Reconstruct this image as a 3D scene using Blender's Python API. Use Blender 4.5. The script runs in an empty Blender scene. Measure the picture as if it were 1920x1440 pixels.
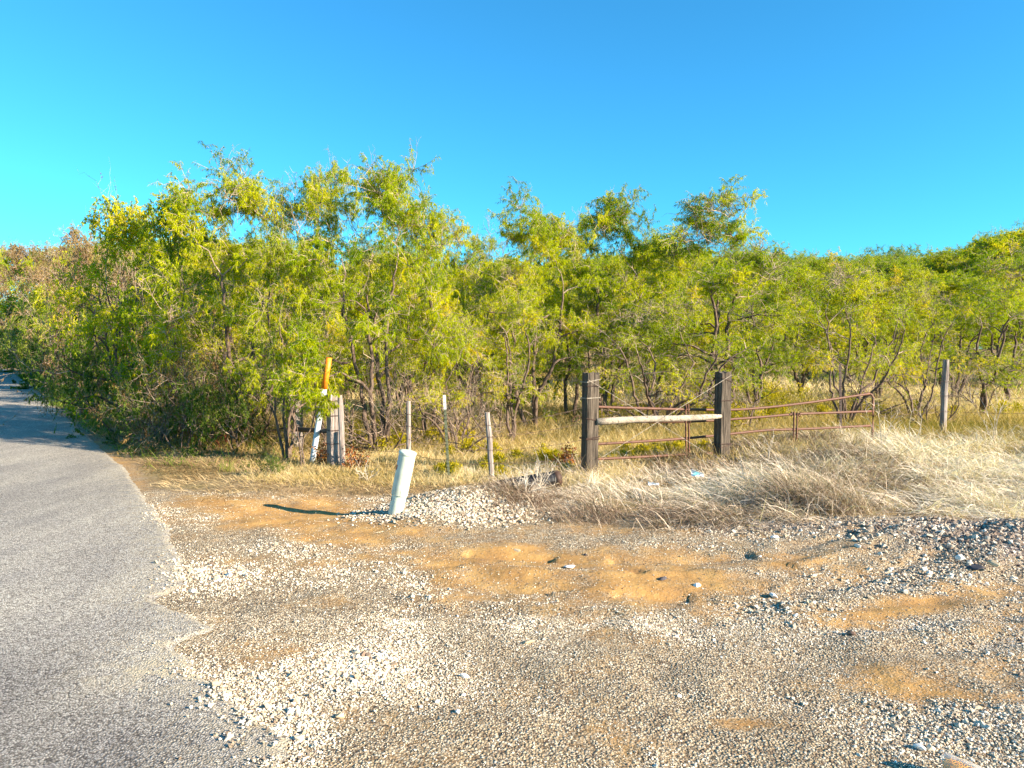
import bpy, bmesh, math, random
import numpy as np
from mathutils import Vector, Matrix

sc = bpy.context.scene
COL = sc.collection

# ------------------------------------------------------------------ camera, sky, sun, exposure
CAM_H = 1.6
F = 1400.0            # focal length in pixels of the 1920 px wide photograph
PITCH = math.atan(52.0 / F)
cam_d = bpy.data.cameras.new("camera")
cam_d.sensor_width = 36.0
cam_d.lens = F / 1920.0 * 36.0
cam_d.clip_start = 0.05
cam_d.clip_end = 3000.0
cam = bpy.data.objects.new("camera", cam_d)
COL.objects.link(cam)
cam.location = (0, 0, CAM_H)
cam.rotation_euler = (math.radians(90) - PITCH, 0, 0)
sc.camera = cam

SUN_EL = math.radians(21.5)
SUN_AZ = np.array([0.91, -0.415]); SUN_AZ = SUN_AZ / np.linalg.norm(SUN_AZ)   # towards the sun
world = bpy.data.worlds.new("World")
sc.world = world
world.use_nodes = True
wn = world.node_tree.nodes; wl = world.node_tree.links
bg = wn["Background"]
sky = wn.new("ShaderNodeTexSky")
sky.sky_type = 'NISHITA'
sky.sun_disc = False
sky.sun_elevation = SUN_EL
sky.sun_rotation = math.atan2(SUN_AZ[0], SUN_AZ[1])
sky.air_density = 1.0
sky.dust_density = 0.15
sky.ozone_density = 1.6
hs = wn.new("ShaderNodeMix"); hs.data_type = 'RGBA'; hs.blend_type = 'MULTIPLY'   # one even tint: the camera's vivid blue
hs.inputs[0].default_value = 1.0
hs.inputs[7].default_value = (0.21, 0.85, 1.15, 1)
wl.new(sky.outputs[0], hs.inputs[6])
wl.new(hs.outputs[2], bg.inputs[0])
bg.inputs[1].default_value = 0.072

sun_d = bpy.data.lights.new("sun", 'SUN')
sun_d.energy = 5.0
sun_d.angle = math.radians(0.5)
sun_d.color = (1.0, 0.85, 0.66)
sun = bpy.data.objects.new("sun", sun_d)
COL.objects.link(sun)
sv = Vector((SUN_AZ[0] * math.cos(SUN_EL), SUN_AZ[1] * math.cos(SUN_EL), math.sin(SUN_EL)))
sun.rotation_euler = sv.to_track_quat('Z', 'Y').to_euler()
sun.location = (20, -10, 15)

sc.view_settings.view_transform = 'Standard'
sc.view_settings.look = 'None'
sc.view_settings.exposure = 1.80
sc.view_settings.gamma = 1.0
sc.cycles.max_bounces = 8
sc.cycles.transparent_max_bounces = 8

# ------------------------------------------------------------------ geometry helpers
cp, sp = math.cos(PITCH), math.sin(PITCH)

def at(px, py, d):
    """World point at forward distance d that the photograph shows at pixel px, py."""
    u = (px - 960.0) / F; v = (720.0 - py) / F
    yy = cp + v * sp; zz = -sp + v * cp
    return Vector((u / yy * d, d, CAM_H + zz / yy * d))

def on_ground(px, py, z=0.0):
    u = (px - 960.0) / F; v = (720.0 - py) / F
    yy = cp + v * sp; zz = -sp + v * cp
    t = (z - CAM_H) / zz
    return Vector((u * t, yy * t, z))

def project(x, y, z):
    dx, dy, dz = x, y, z - CAM_H
    f = dy * cp - dz * sp
    f = np.where(f < 0.05, 0.05, f)
    v = dy * sp + dz * cp
    return 960 + F * dx / f, 720 - F * v / f

def _hash(ix, iy, seed):
    h = (ix.astype(np.int64) * 374761393 + iy.astype(np.int64) * 668265263 + seed * 1442695041) & 0x7fffffff
    h = ((h ^ (h >> 13)) * 1274126177) & 0x7fffffff
    h = h ^ (h >> 16)
    return (h & 0xffff) / 65535.0

def vnoise(x, y, seed=0):
    x = np.asarray(x, float); y = np.asarray(y, float)
    ix = np.floor(x); iy = np.floor(y)
    fx = x - ix; fy = y - iy
    fx = fx * fx * (3 - 2 * fx); fy = fy * fy * (3 - 2 * fy)
    a = _hash(ix, iy, seed); b = _hash(ix + 1, iy, seed)
    c = _hash(ix, iy + 1, seed); d = _hash(ix + 1, iy + 1, seed)
    return (a * (1 - fx) + b * fx) * (1 - fy) + (c * (1 - fx) + d * fx) * fy

def fbm(x, y, oct=4, seed=0):
    s = 0; a = 0.5; t = 0
    for i in range(oct):
        s = s + a * vnoise(x, y, seed + i * 17); t += a
        x = x * 2.03 + 11.3; y = y * 2.03 + 5.7; a *= 0.5
    return s / t

def sstep(a, b, x):
    t = np.clip((x - a) / (b - a), 0, 1)
    return t * t * (3 - 2 * t)

# the road's right edge, running away to the left
RE_Y = np.array([-12, 0.0, 1.5, 3.0, 4.37, 5.07, 5.86, 7.2, 8.7, 10.6, 13.8, 22.0, 48.0, 100, 400])
RE_X = np.array([6.0, -0.2, -0.9, -1.35, -1.92, -2.22, -2.64, -3.4, -4.35, -5.5, -7.75, -13.4, -31.3, -68, -290])

def road_edge(y):
    return np.interp(y, RE_Y, RE_X)

def gauss(x, y, cx, cy, rx, ry, rot=0.0, p=1.0):
    c, s = math.cos(rot), math.sin(rot)
    u = ((x - cx) * c + (y - cy) * s) / rx
    v = (-(x - cx) * s + (y - cy) * c) / ry
    return np.exp(-(u * u + v * v) ** p)

def ground_z(x, y):
    x = np.asarray(x, float); y = np.asarray(y, float)
    e = x - road_edge(y)
    off = sstep(0.0, 1.6, e)
    z = np.zeros_like(x)
    z = z + off * (fbm(x * 0.6, y * 0.6, 3, 3) - 0.5) * 0.10
    z = z + sstep(0.0, 0.3, e) * (fbm(x * 4, y * 4, 3, 9) - 0.5) * 0.035
    z = z - 0.06 * gauss(x, y, -2.2, 8.2, 0.8, 0.7)
    z = z + 0.20 * gauss(x, y, -0.42, 7.85, 0.72, 0.5, 0.1, 1.3)
    z = z + 0.05 * gauss(x, y, -0.8, 7.1, 0.5, 0.3)
    pile = gauss(x, y, 4.5, 6.4, 1.5, 0.65, 0.1, 1.0)
    z = z + pile * (0.09 + 0.10 * fbm(x * 3, y * 3, 3, 5))
    z = z + 0.16 * sstep(1.5, 4.5, x) * sstep(7.0, 10.0, y)
    z = z - 0.06 * sstep(9.0, 10.5, y) * sstep(-6, -3, x) * (1 - sstep(0.5, 2.5, x))
    # wheel ruts curving out of the track
    r = np.hypot(x - 0.9, (y - 9.2) * 1.0)
    for rr, a in ((3.75, 0.03), (4.15, -0.03), (4.5, 0.022), (3.4, -0.03)):
        z = z + a * np.exp(-((r - rr + 0.15 * (fbm(x, y, 2, 31) - 0.5)) / 0.09) ** 2) * (fbm(x * 2, y * 2, 2, 33) > 0.42) * sstep(-2.0, 0.0, x) * (1 - sstep(3.5, 5, x))
    tr = 0.02 * np.sin((y * 0.97 - x * 0.18) * 17 + 2 * fbm(x, y, 2, 41)) * gauss(x, y, 2.9, 4.3, 1.1, 0.55)
    z = z + tr
    bandm = gauss(x, y, 0.7, 5.05, 1.9, 0.55, -0.05, 1.5)
    z = z + bandm * 0.011 * np.sin((y * 0.93 + x * 0.37) * 34 + 3 * fbm(x * 1.5, y * 1.5, 2, 43)) * sstep(0.45, 0.6, fbm(x * 1.7, y * 2.6, 2, 44))
    z = z + bandm * 0.035 * (fbm(x * 2.2, y * 5.5, 3, 45) - 0.5)
    z = z + 2.1 * sstep(26, 66, y) * sstep(-26, 0, x)
    return z

def gz(x, y):
    return float(ground_z(np.array([x]), np.array([y]))[0])

def mesh_np(name, V, Fc, mats=(), smooth=False, attrs=None, matidx=None):
    """Fc: (n,3) or (n,4) array, or a list of those."""
    V = np.asarray(V, np.float32)
    if not isinstance(Fc, (list, tuple)): Fc = [Fc]
    Fc = [np.asarray(f, np.int32) for f in Fc if len(f)]
    me = bpy.data.meshes.new(name)
    me.vertices.add(len(V)); me.vertices.foreach_set("co", V.ravel())
    nl = sum(f.size for f in Fc); npo = sum(len(f) for f in Fc)
    me.loops.add(nl); me.polygons.add(npo)
    me.loops.foreach_set("vertex_index", np.concatenate([f.ravel() for f in Fc]))
    tot = np.concatenate([np.full(len(f), f.shape[1], np.int32) for f in Fc])
    st = np.concatenate([[0], np.cumsum(tot)[:-1]]).astype(np.int32)
    me.polygons.foreach_set("loop_start", st)
    me.polygons.foreach_set("loop_total", tot)
    if matidx is not None: me.polygons.foreach_set("material_index", np.asarray(matidx, np.int32))
    me.polygons.foreach_set("use_smooth", np.full(npo, smooth, bool))
    for k, a in (attrs or {}).items():
        a = np.asarray(a, np.float32)
        if a.ndim == 1:
            at_ = me.attributes.new(k, 'FLOAT', 'POINT'); at_.data.foreach_set("value", a)
        else:
            at_ = me.attributes.new(k, 'FLOAT_VECTOR', 'POINT'); at_.data.foreach_set("vector", a.ravel())
    me.update(calc_edges=True)
    me.validate()
    for m in mats: me.materials.append(m)
    return me

def link(name, me, parent=None, kind=None, label=None, cat=None, group=None):
    o = bpy.data.objects.new(name, me)
    COL.objects.link(o)
    if parent is not None: o.parent = parent
    if kind: o["kind"] = kind
    if label: o["label"] = label
    if cat: o["category"] = cat
    if group: o["group"] = group
    return o

def empty(name, loc, label, cat, group=None):
    o = link(name, None, None, None, label, cat, group)
    o.location = loc
    o.empty_display_size = 0.2
    return o

class MB:
    """Collects shapes into one mesh."""
    def __init__(s): s.V = []; s.Q = []; s.T = []; s.n = 0
    def add(s, V, Q=(), T=()):
        V = np.asarray(V, float)
        s.V.append(V)
        if len(Q): s.Q.append(np.asarray(Q) + s.n)
        if len(T): s.T.append(np.asarray(T) + s.n)
        s.n += len(V)
    def tube(s, pts, rad, k=6, cap=True):
        pts = np.asarray(pts, float); n = len(pts)
        rad = np.broadcast_to(np.asarray(rad, float), (n,))
        tan = np.gradient(pts, axis=0)
        tan /= (np.linalg.norm(tan, axis=1, keepdims=True) + 1e-9)
        ref = np.array([0, 0, 1.0]) if abs(tan[0][2]) < 0.9 else np.array([1.0, 0, 0])
        a = np.cross(tan, ref); a /= (np.linalg.norm(a, axis=1, keepdims=True) + 1e-9)
        b = np.cross(tan, a)
        th = np.arange(k) * 2 * math.pi / k
        V = pts[:, None, :] + rad[:, None, None] * (a[:, None, :] * np.cos(th)[None, :, None] + b[:, None, :] * np.sin(th)[None, :, None])
        V = V.reshape(-1, 3)
        i = np.arange(n - 1)[:, None] * k; j = np.arange(k)[None, :]; j2 = (j + 1) % k
        Q = np.stack([i + j, i + j2, i + k + j2, i + k + j], -1).reshape(-1, 4)
        T = []
        if cap:
            V = np.vstack([V, pts[:1], pts[-1:]])
            c0, c1 = n * k, n * k + 1
            for q in range(k):
                q2 = (q + 1) % k
                T.append((c0, q2, q)); T.append((c1, (n - 1) * k + q, (n - 1) * k + q2))
        s.add(V, Q, T)
        return s
    def prism(s, pts2d, z0, z1, xf=None):
        n = len(pts2d)
        V = [(p[0], p[1], z0) for p in pts2d] + [(p[0], p[1], z1) for p in pts2d]
        if xf: V = [tuple(xf @ Vector(v)) for v in V]
        Q = [(i, (i + 1) % n, n + (i + 1) % n, n + i) for i in range(n)]
        V.append(tuple(np.mean(V[:n], 0))); V.append(tuple(np.mean(V[n:2 * n], 0)))
        T = [(2 * n, (i + 1) % n, i) for i in range(n)] + [(2 * n + 1, n + i, n + (i + 1) % n) for i in range(n)]
        s.add(V, Q, T)
        return s
    def build(s, name, mat, parent=None, smooth=False, **kw):
        me = mesh_np(name, np.vstack(s.V), [np.vstack(x) for x in (s.Q, s.T) if x], [mat], smooth)
        return link(name, me, parent, **kw)

# ------------------------------------------------------------------ material helpers
def new_mat(name):
    m = bpy.data.materials.new(name); m.use_nodes = True
    nt = m.node_tree
    b = nt.nodes["Principled BSDF"]
    b.inputs["Roughness"].default_value = 0.9
    b.inputs["Specular IOR Level"].default_value = 0.25
    return m, nt, b

def N(nt, t, **kw):
    n = nt.nodes.new(t)
    for k, v in kw.items():
        if k.startswith("i_"): n.inputs[k[2:].replace("_", " ")].default_value = v
        else: setattr(n, k, v)
    return n

def ramp(nt, fac, stops, interp='LINEAR'):
    r = nt.nodes.new("ShaderNodeValToRGB")
    r.color_ramp.interpolation = interp
    els = r.color_ramp.elements
    while len(els) < len(stops): els.new(0.5)
    for e, (p, c) in zip(els, stops):
        e.position = p; e.color = (*c, 1) if len(c) == 3 else c
    if fac is not None: nt.links.new(fac, r.inputs[0])
    return r.outputs[0]

def mixc(nt, fac, a, b, mode='MIX'):
    m = nt.nodes.new("ShaderNodeMix"); m.data_type = 'RGBA'; m.blend_type = mode
    for s, v in ((m.inputs[0], fac), (m.inputs[6], a), (m.inputs[7], b)):
        if isinstance(v, bpy.types.NodeSocket): nt.links.new(v, s)
        elif isinstance(v, (int, float)): s.default_value = v
        else: s.default_value = (*v, 1)
    return m.outputs[2]

def mth(nt, op, a, b=None, c=None, clamp=False):
    m = nt.nodes.new("ShaderNodeMath"); m.operation = op; m.use_clamp = clamp
    for s, v in zip(m.inputs, (a, b, c)):
        if v is None: continue
        if isinstance(v, bpy.types.NodeSocket): nt.links.new(v, s)
        else: s.default_value = v
    return m.outputs[0]

def noise(nt, vec, scale, detail=4, rough=0.6, out=0):
    n = nt.nodes.new("ShaderNodeTexNoise"); n.inputs["Scale"].default_value = scale
    n.inputs["Detail"].default_value = detail; n.inputs["Roughness"].default_value = rough
    if vec is not None: nt.links.new(vec, n.inputs["Vector"])
    return n.outputs[out]

def attr(nt, name, typ='GEOMETRY'):
    a = nt.nodes.new("ShaderNodeAttribute"); a.attribute_name = name; a.attribute_type = typ
    return a

def pos(nt, scale=(1, 1, 1), obj=False):
    g = nt.nodes.new("ShaderNodeTexCoord") if obj else nt.nodes.new("ShaderNodeNewGeometry")
    m = nt.nodes.new("ShaderNodeMapping"); m.inputs["Scale"].default_value = scale
    nt.links.new(g.outputs["Object" if obj else "Position"], m.inputs[0])
    return m.outputs[0]

def bump(nt, b, h, strength, dist):
    n = nt.nodes.new("ShaderNodeBump"); n.inputs["Strength"].default_value = strength
    n.inputs["Distance"].default_value = dist
    nt.links.new(h, n.inputs["Height"]); nt.links.new(n.outputs[0], b.inputs["Normal"])

def stone_cells(nt, scale, stops, seed=0.0):
    """colour and height of a bed of small chippings"""
    v = pos(nt)
    if seed:
        va = nt.nodes.new("ShaderNodeVectorMath"); va.operation = 'ADD'; va.inputs[1].default_value = (seed, seed * 2, 0)
        nt.links.new(v, va.inputs[0]); v = va.outputs[0]
    vo = nt.nodes.new("ShaderNodeTexVoronoi"); vo.feature = 'F1'; vo.inputs["Scale"].default_value = scale
    nt.links.new(v, vo.inputs["Vector"])
    sep = nt.nodes.new("ShaderNodeSeparateColor"); nt.links.new(vo.outputs["Color"], sep.inputs[0])
    col = ramp(nt, sep.outputs[0], stops)
    d = vo.outputs["Distance"]
    gap = ramp(nt, d, [(0.35, (1, 1, 1)), (0.75, (0.45, 0.42, 0.40))])
    return mixc(nt, 1.0, col, gap, 'MULTIPLY'), mth(nt, 'SUBTRACT', 1.0, d)

# ground: stone / bare earth / straw, laid out by three painted attributes
def ground_material():
    m, nt, b = new_mat("ground_earth")
    L = nt.links
    grav, hg = stone_cells(nt, 75, [(0.0, (0.10, 0.07, 0.05)), (0.2, (0.24, 0.175, 0.105)), (0.55, (0.35, 0.275, 0.17)), (0.9, (0.46, 0.385, 0.27)), (1, (0.56, 0.50, 0.38))])
    dark, hd = stone_cells(nt, 38, [(0.0, (0.05, 0.045, 0.05)), (0.4, (0.16, 0.12, 0.12)), (0.75, (0.30, 0.26, 0.24)), (1, (0.6, 0.56, 0.5))], 7.3)
    p = pos(nt)
    n1 = noise(nt, p, 3, 6, 0.65)
    n2 = noise(nt, p, 60, 3, 0.6)
    dirt = ramp(nt, n1, [(0.3, (0.26, 0.14, 0.05)), (0.5, (0.38, 0.21, 0.065)), (0.7, (0.47, 0.29, 0.10))])
    dirt = mixc(nt, ramp(nt, n2, [(0.62, (0, 0, 0)), (0.70, (0.55, 0.55, 0.55))]), dirt, (0.52, 0.44, 0.30))
    straw = ramp(nt, noise(nt, p, 9, 6, 0.7), [(0.3, (0.10, 0.065, 0.03)), (0.5, (0.25, 0.165, 0.08)), (0.7, (0.44, 0.31, 0.16))])
    straw = mixc(nt, ramp(nt, noise(nt, p, 0.35, 3), [(0.5, (0, 0, 0)), (0.65, (0.35, 0.35, 0.35))]), straw, (0.22, 0.21, 0.06))
    nz = mth(nt, 'MULTIPLY', mth(nt, 'SUBTRACT', noise(nt, p, 26, 6, 0.8), 0.5), 1.5)
    def mask(name, lo=0.4, hi=0.6):
        a = attr(nt, name).outputs["Fac"]
        s = mth(nt, 'ADD', a, nz)
        mr = nt.nodes.new("ShaderNodeMapRange"); mr.inputs[1].default_value = lo; mr.inputs[2].default_value = hi
        L.new(s, mr.inputs[0]); return mr.outputs[0]
    c = mixc(nt, mask("darkstone"), grav, dark)
    md = mask("earth", 0.15, 0.85)
    c = mixc(nt, md, c, dirt)
    ms = mask("straw", 0.35, 0.65)
    c = mixc(nt, ms, c, straw)
    L.new(c, b.inputs["Base Color"])
    h = mth(nt, 'MULTIPLY', hg, mth(nt, 'SUBTRACT', 1.0, mth(nt, 'MULTIPLY', md, 0.85)))
    h = mth(nt, 'ADD', h, noise(nt, p, 25, 4))
    bump(nt, b, h, 1.0, 0.008)
    return m

def road_material():
    m, nt, b = new_mat("chip_seal")
    L = nt.links
    c, h = stone_cells(nt, 105, [(0.0, (0.14, 0.125, 0.11)), (0.25, (0.34, 0.31, 0.265)), (0.6, (0.52, 0.485, 0.42)), (1.0, (0.72, 0.68, 0.59))])
    p = pos(nt, (1, 1, 1))
    mp = pos(nt, (1.0, 0.25, 1))
    big = ramp(nt, noise(nt, mp, 1.6, 5, 0.6), [(0.35, (0.74, 0.73, 0.74)), (0.6, (1.0, 0.98, 0.94)), (0.75, (1.1, 1.06, 0.98))])
    c = mixc(nt, 1.0, c, big, 'MULTIPLY')
    sp_ = ramp(nt, noise(nt, p, 7, 3, 0.5), [(0.66, (0, 0, 0)), (0.74, (0.6, 0.6, 0.6))])
    c = mixc(nt, sp_, c, (0.26, 0.24, 0.225))
    c = mixc(nt, attr(nt, 'worn').outputs['Fac'], c, mixc(nt, 1.0, c, (0.66, 0.66, 0.68), 'MULTIPLY'))
    dust = attr(nt, "dust").outputs["Fac"]
    c = mixc(nt, mth(nt, 'MULTIPLY', dust, ramp(nt, noise(nt, p, 11, 5), [(0.4, (0, 0, 0)), (0.6, (0.8, 0.8, 0.8))])), c, (0.44, 0.37, 0.25))
    L.new(c, b.inputs["Base Color"])
    bump(nt, b, h, 0.9, 0.006)
    return m

def leaf_mat(name, stops, trans=0.45, rnd=0.25, shift=(0.9, 1.25)):
    m, nt, b = new_mat(name)
    L = nt.links
    t = attr(nt, "tint").outputs["Fac"]
    oi = nt.nodes.new("ShaderNodeObjectInfo")
    f = mth(nt, 'ADD', t, mth(nt, 'MULTIPLY', mth(nt, 'SUBTRACT', oi.outputs["Random"], 0.5), rnd), clamp=True)
    c = ramp(nt, f, stops)
    L.new(c, b.inputs["Base Color"])
    b.inputs["Roughness"].default_value = 0.6
    b.inputs["Specular IOR Level"].default_value = 0.06
    tr = nt.nodes.new("ShaderNodeBsdfTranslucent")
    tc = mixc(nt, 1.0, c, (1.25, 1.35, 0.7), 'MULTIPLY')
    L.new(tc, tr.inputs[0])
    mx = nt.nodes.new("ShaderNodeMixShader"); mx.inputs[0].default_value = trans
    L.new(b.outputs[0], mx.inputs[1]); L.new(tr.outputs[0], mx.inputs[2])
    L.new(mx.outputs[0], nt.nodes["Material Output"].inputs[0])
    return m

def bark_mat(name, dark, lite):
    m, nt, b = new_mat(name)
    v = pos(nt, (1, 1, 0.25), True)
    c = ramp(nt, noise(nt, v, 28, 5, 0.7), [(0.35, dark), (0.65, lite)])
    nt.links.new(c, b.inputs["Base Color"])
    bump(nt, b, noise(nt, v, 40, 4), 0.6, 0.01)
    return m

def wood_mat(name, stops, grain=70, sc_z=0.045, crack=0.5):
    m, nt, b = new_mat(name)
    v = pos(nt, (1, 1, sc_z), True)
    g = noise(nt, v, grain, 5, 0.7)
    c = ramp(nt, g, stops)
    v2 = pos(nt, (1, 1, 0.12), True)
    blot = ramp(nt, noise(nt, v2, 9, 4), [(0.3, (0.6, 0.58, 0.58)), (0.7, (1.15, 1.12, 1.1))])
    c = mixc(nt, 1.0, c, blot, 'MULTIPLY')
    cr = ramp(nt, noise(nt, v, 32, 3, 0.5), [(0.32, (0, 0, 0)), (0.42, (1, 1, 1))])
    c = mixc(nt, crack, c, mixc(nt, 1.0, c, cr, 'MULTIPLY'))
    nt.links.new(c, b.inputs["Base Color"])
    bump(nt, b, mth(nt, 'ADD', g, cr), 0.9, 0.012)
    return m

def plain_mat(name, c1, c2=None, rough=0.6, scale=20, metal=0.0, spec=0.4, bmp=0.15):
    m, nt, b = new_mat(name)
    c2 = c2 or tuple(x * 0.8 for x in c1)
    n = noise(nt, pos(nt, (1, 1, 1), True), scale, 6, 0.65)
    nt.links.new(ramp(nt, n, [(0.35, c2), (0.62, c1)]), b.inputs["Base Color"])
    b.inputs["Roughness"].default_value = rough
    b.inputs["Metallic"].default_value = metal
    b.inputs["Specular IOR Level"].default_value = spec
    if bmp: bump(nt, b, n, bmp, 0.004)
    return m

def grass_mat(name, stops, trans=0.25):
    return leaf_mat(name, stops, trans, 0.0)

M = {}
M['ground'] = ground_material()
M['road'] = road_material()
M['mesq'] = leaf_mat("mesquite_leaf", [(0.0, (0.10, 0.17, 0.005)), (0.3, (0.24, 0.315, 0.005)), (0.6, (0.42, 0.435, 0.005)), (0.85, (0.54, 0.49, 0.005)), (1, (0.60, 0.44, 0.008))], 0.45, 0.3)
M['elm'] = leaf_mat("elm_leaf", [(0.0, (0.12, 0.20, 0.006)), (0.3, (0.27, 0.35, 0.006)), (0.65, (0.48, 0.48, 0.006)), (1, (0.62, 0.50, 0.01))], 0.45, 0.3)
M['green'] = leaf_mat("green_shrub_leaf", [(0.0, (0.03, 0.07, 0.01)), (0.5, (0.08, 0.14, 0.015)), (1, (0.20, 0.24, 0.03))], 0.4, 0.3)
M['brown'] = leaf_mat("dry_brown_leaf", [(0.0, (0.10, 0.055, 0.02)), (0.4, (0.20, 0.12, 0.045)), (0.7, (0.30, 0.20, 0.07)), (0.85, (0.26, 0.24, 0.03)), (1, (0.22, 0.25, 0.02))], 0.3, 0.25)
M['red'] = leaf_mat("red_leaf", [(0.0, (0.10, 0.03, 0.015)), (0.5, (0.28, 0.09, 0.03)), (1, (0.42, 0.22, 0.06))], 0.3, 0.2)
M['bark'] = bark_mat("mesquite_bark", (0.05, 0.032, 0.024), (0.19, 0.135, 0.10))
M['twig'] = bark_mat("pale_twig_bark", (0.17, 0.115, 0.08), (0.44, 0.34, 0.26))
M['deadwood'] = bark_mat("bleached_twig", (0.33, 0.27, 0.20), (0.62, 0.55, 0.45))
M['tie'] = wood_mat("tarred_post_wood", [(0.3, (0.028, 0.022, 0.017)), (0.5, (0.088, 0.070, 0.052)), (0.72, (0.24, 0.20, 0.155))])
M['pale'] = wood_mat("bleached_rail_wood", [(0.3, (0.20, 0.16, 0.12)), (0.5, (0.42, 0.36, 0.28)), (0.7, (0.56, 0.50, 0.40))], 90, 1.0, 0.3)
M['grey'] = wood_mat("weathered_grey_wood", [(0.3, (0.12, 0.09, 0.075)), (0.5, (0.32, 0.27, 0.24)), (0.7, (0.50, 0.45, 0.41))])
M['rust'] = plain_mat("rusty_painted_steel", (0.15, 0.062, 0.033), (0.075, 0.034, 0.022), 0.65, 30)
M['wire'] = plain_mat("rusty_wire", (0.10, 0.055, 0.038), (0.045, 0.025, 0.02), 0.7, 40)
M['wire2'] = plain_mat("galvanised_wire", (0.48, 0.42, 0.34), (0.28, 0.22, 0.16), 0.5, 40)
M['tpost'] = plain_mat("dull_green_steel", (0.14, 0.16, 0.09), (0.08, 0.075, 0.045), 0.6, 30)
M['tbrown'] = plain_mat("dark_brown_steel", (0.10, 0.065, 0.05), (0.05, 0.035, 0.03), 0.7, 30)
M['white'] = plain_mat("white_paint", (0.78, 0.77, 0.72), (0.6, 0.58, 0.52), 0.5, 30)
M['pvc'] = plain_mat("bluish_white_plastic", (0.55, 0.62, 0.68), (0.46, 0.52, 0.58), 0.4, 12, bmp=0)
M['orange'] = plain_mat("orange_spray_paint", (0.85, 0.17, 0.01), (0.75, 0.30, 0.02), 0.5, 25)
M['ped'] = plain_mat("pale_green_plastic", (0.56, 0.61, 0.52), (0.44, 0.47, 0.38), 0.45, 9, bmp=0.02)
M['redlab'] = plain_mat("red_label", (0.30, 0.03, 0.03), None, 0.5)
M['greylab'] = plain_mat("grey_label", (0.5, 0.53, 0.55), (0.35, 0.38, 0.4), 0.5, 60)
M['black'] = plain_mat("black_hole", (0.012, 0.012, 0.012), None, 0.8)
M['pipe'] = plain_mat("dark_drain_pipe", (0.008, 0.008, 0.009), (0.016, 0.013, 0.012), 0.45, 20)
M['pipeend'] = plain_mat("rusted_pipe_end", (0.06, 0.03, 0.018), (0.03, 0.016, 0.01), 0.7, 20)
M['litter'] = plain_mat("white_litter", (0.80, 0.82, 0.84), (0.7, 0.72, 0.75), 0.6, 20)
M['cyan'] = plain_mat("turquoise_print", (0.12, 0.62, 0.68), (0.3, 0.7, 0.75), 0.6, 40)
M['drygrass'] = grass_mat("bleached_grass", [(0.0, (0.15, 0.10, 0.07)), (0.3, (0.35, 0.265, 0.195)), (0.6, (0.60, 0.495, 0.385)), (1, (0.80, 0.72, 0.60))], 0.2)
M['field'] = grass_mat("field_grass", [(0.0, (0.13, 0.14, 0.02)), (0.22, (0.24, 0.19, 0.035)), (0.45, (0.38, 0.27, 0.085)), (0.75, (0.54, 0.41, 0.19)), (1, (0.68, 0.56, 0.33))], 0.3)
M['straw'] = grass_mat('brown_straw', [(0.0, (0.09, 0.055, 0.025)), (0.3, (0.20, 0.13, 0.06)), (0.6, (0.36, 0.25, 0.125)), (1, (0.58, 0.45, 0.26))], 0.2)
M['greengrass'] = grass_mat("green_grass", [(0.0, (0.05, 0.10, 0.012)), (0.5, (0.13, 0.19, 0.02)), (1, (0.30, 0.29, 0.07))], 0.4)
M['yellow'] = grass_mat("yellow_weed", [(0.0, (0.16, 0.17, 0.02)), (0.5, (0.34, 0.29, 0.012)), (1, (0.52, 0.40, 0.012))], 0.35)

def stone_material():
    m, nt, b = new_mat("crushed_stone")
    t = attr(nt, "tint", 'INSTANCER').outputs["Fac"]
    d = attr(nt, "shade", 'INSTANCER').outputs["Fac"]
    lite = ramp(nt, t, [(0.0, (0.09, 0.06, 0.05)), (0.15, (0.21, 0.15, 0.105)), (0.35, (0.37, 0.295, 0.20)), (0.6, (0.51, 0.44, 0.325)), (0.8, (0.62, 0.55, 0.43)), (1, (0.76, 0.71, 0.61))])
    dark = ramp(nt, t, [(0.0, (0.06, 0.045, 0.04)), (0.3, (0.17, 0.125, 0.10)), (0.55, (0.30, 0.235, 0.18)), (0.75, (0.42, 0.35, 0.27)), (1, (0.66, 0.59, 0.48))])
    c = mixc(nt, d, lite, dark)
    nt.links.new(c, b.inputs["Base Color"])
    return m
M['stone'] = stone_material()

# ------------------------------------------------------------------ ground sheet
def axis(segs):
    out = []
    for a, b, s in segs:
        out.append(np.arange(a, b, s))
    out = np.concatenate(out + [[segs[-1][1]]])
    return out
gx = axis([(-600, -120, 40), (-120, -30, 6), (-30, -12, 0.8), (-12, -4.6, 0.22), (-4.6, -2.6, 0.06), (-2.6, 4.4, 0.032), (4.4, 7.5, 0.06), (7.5, 16, 0.25), (16, 40, 1.0), (40, 120, 6), (120, 600, 40)])
gy = axis([(-40, -4, 3), (-4, 2.2, 0.25), (2.2, 8.6, 0.032), (8.6, 12, 0.07), (12, 26, 0.28), (26, 70, 1.2), (70, 160, 6), (160, 900, 40)])
GX, GY = np.meshgrid(gx, gy)
xs = GX.ravel(); ys = GY.ravel()
zs = ground_z(xs, ys)

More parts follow.
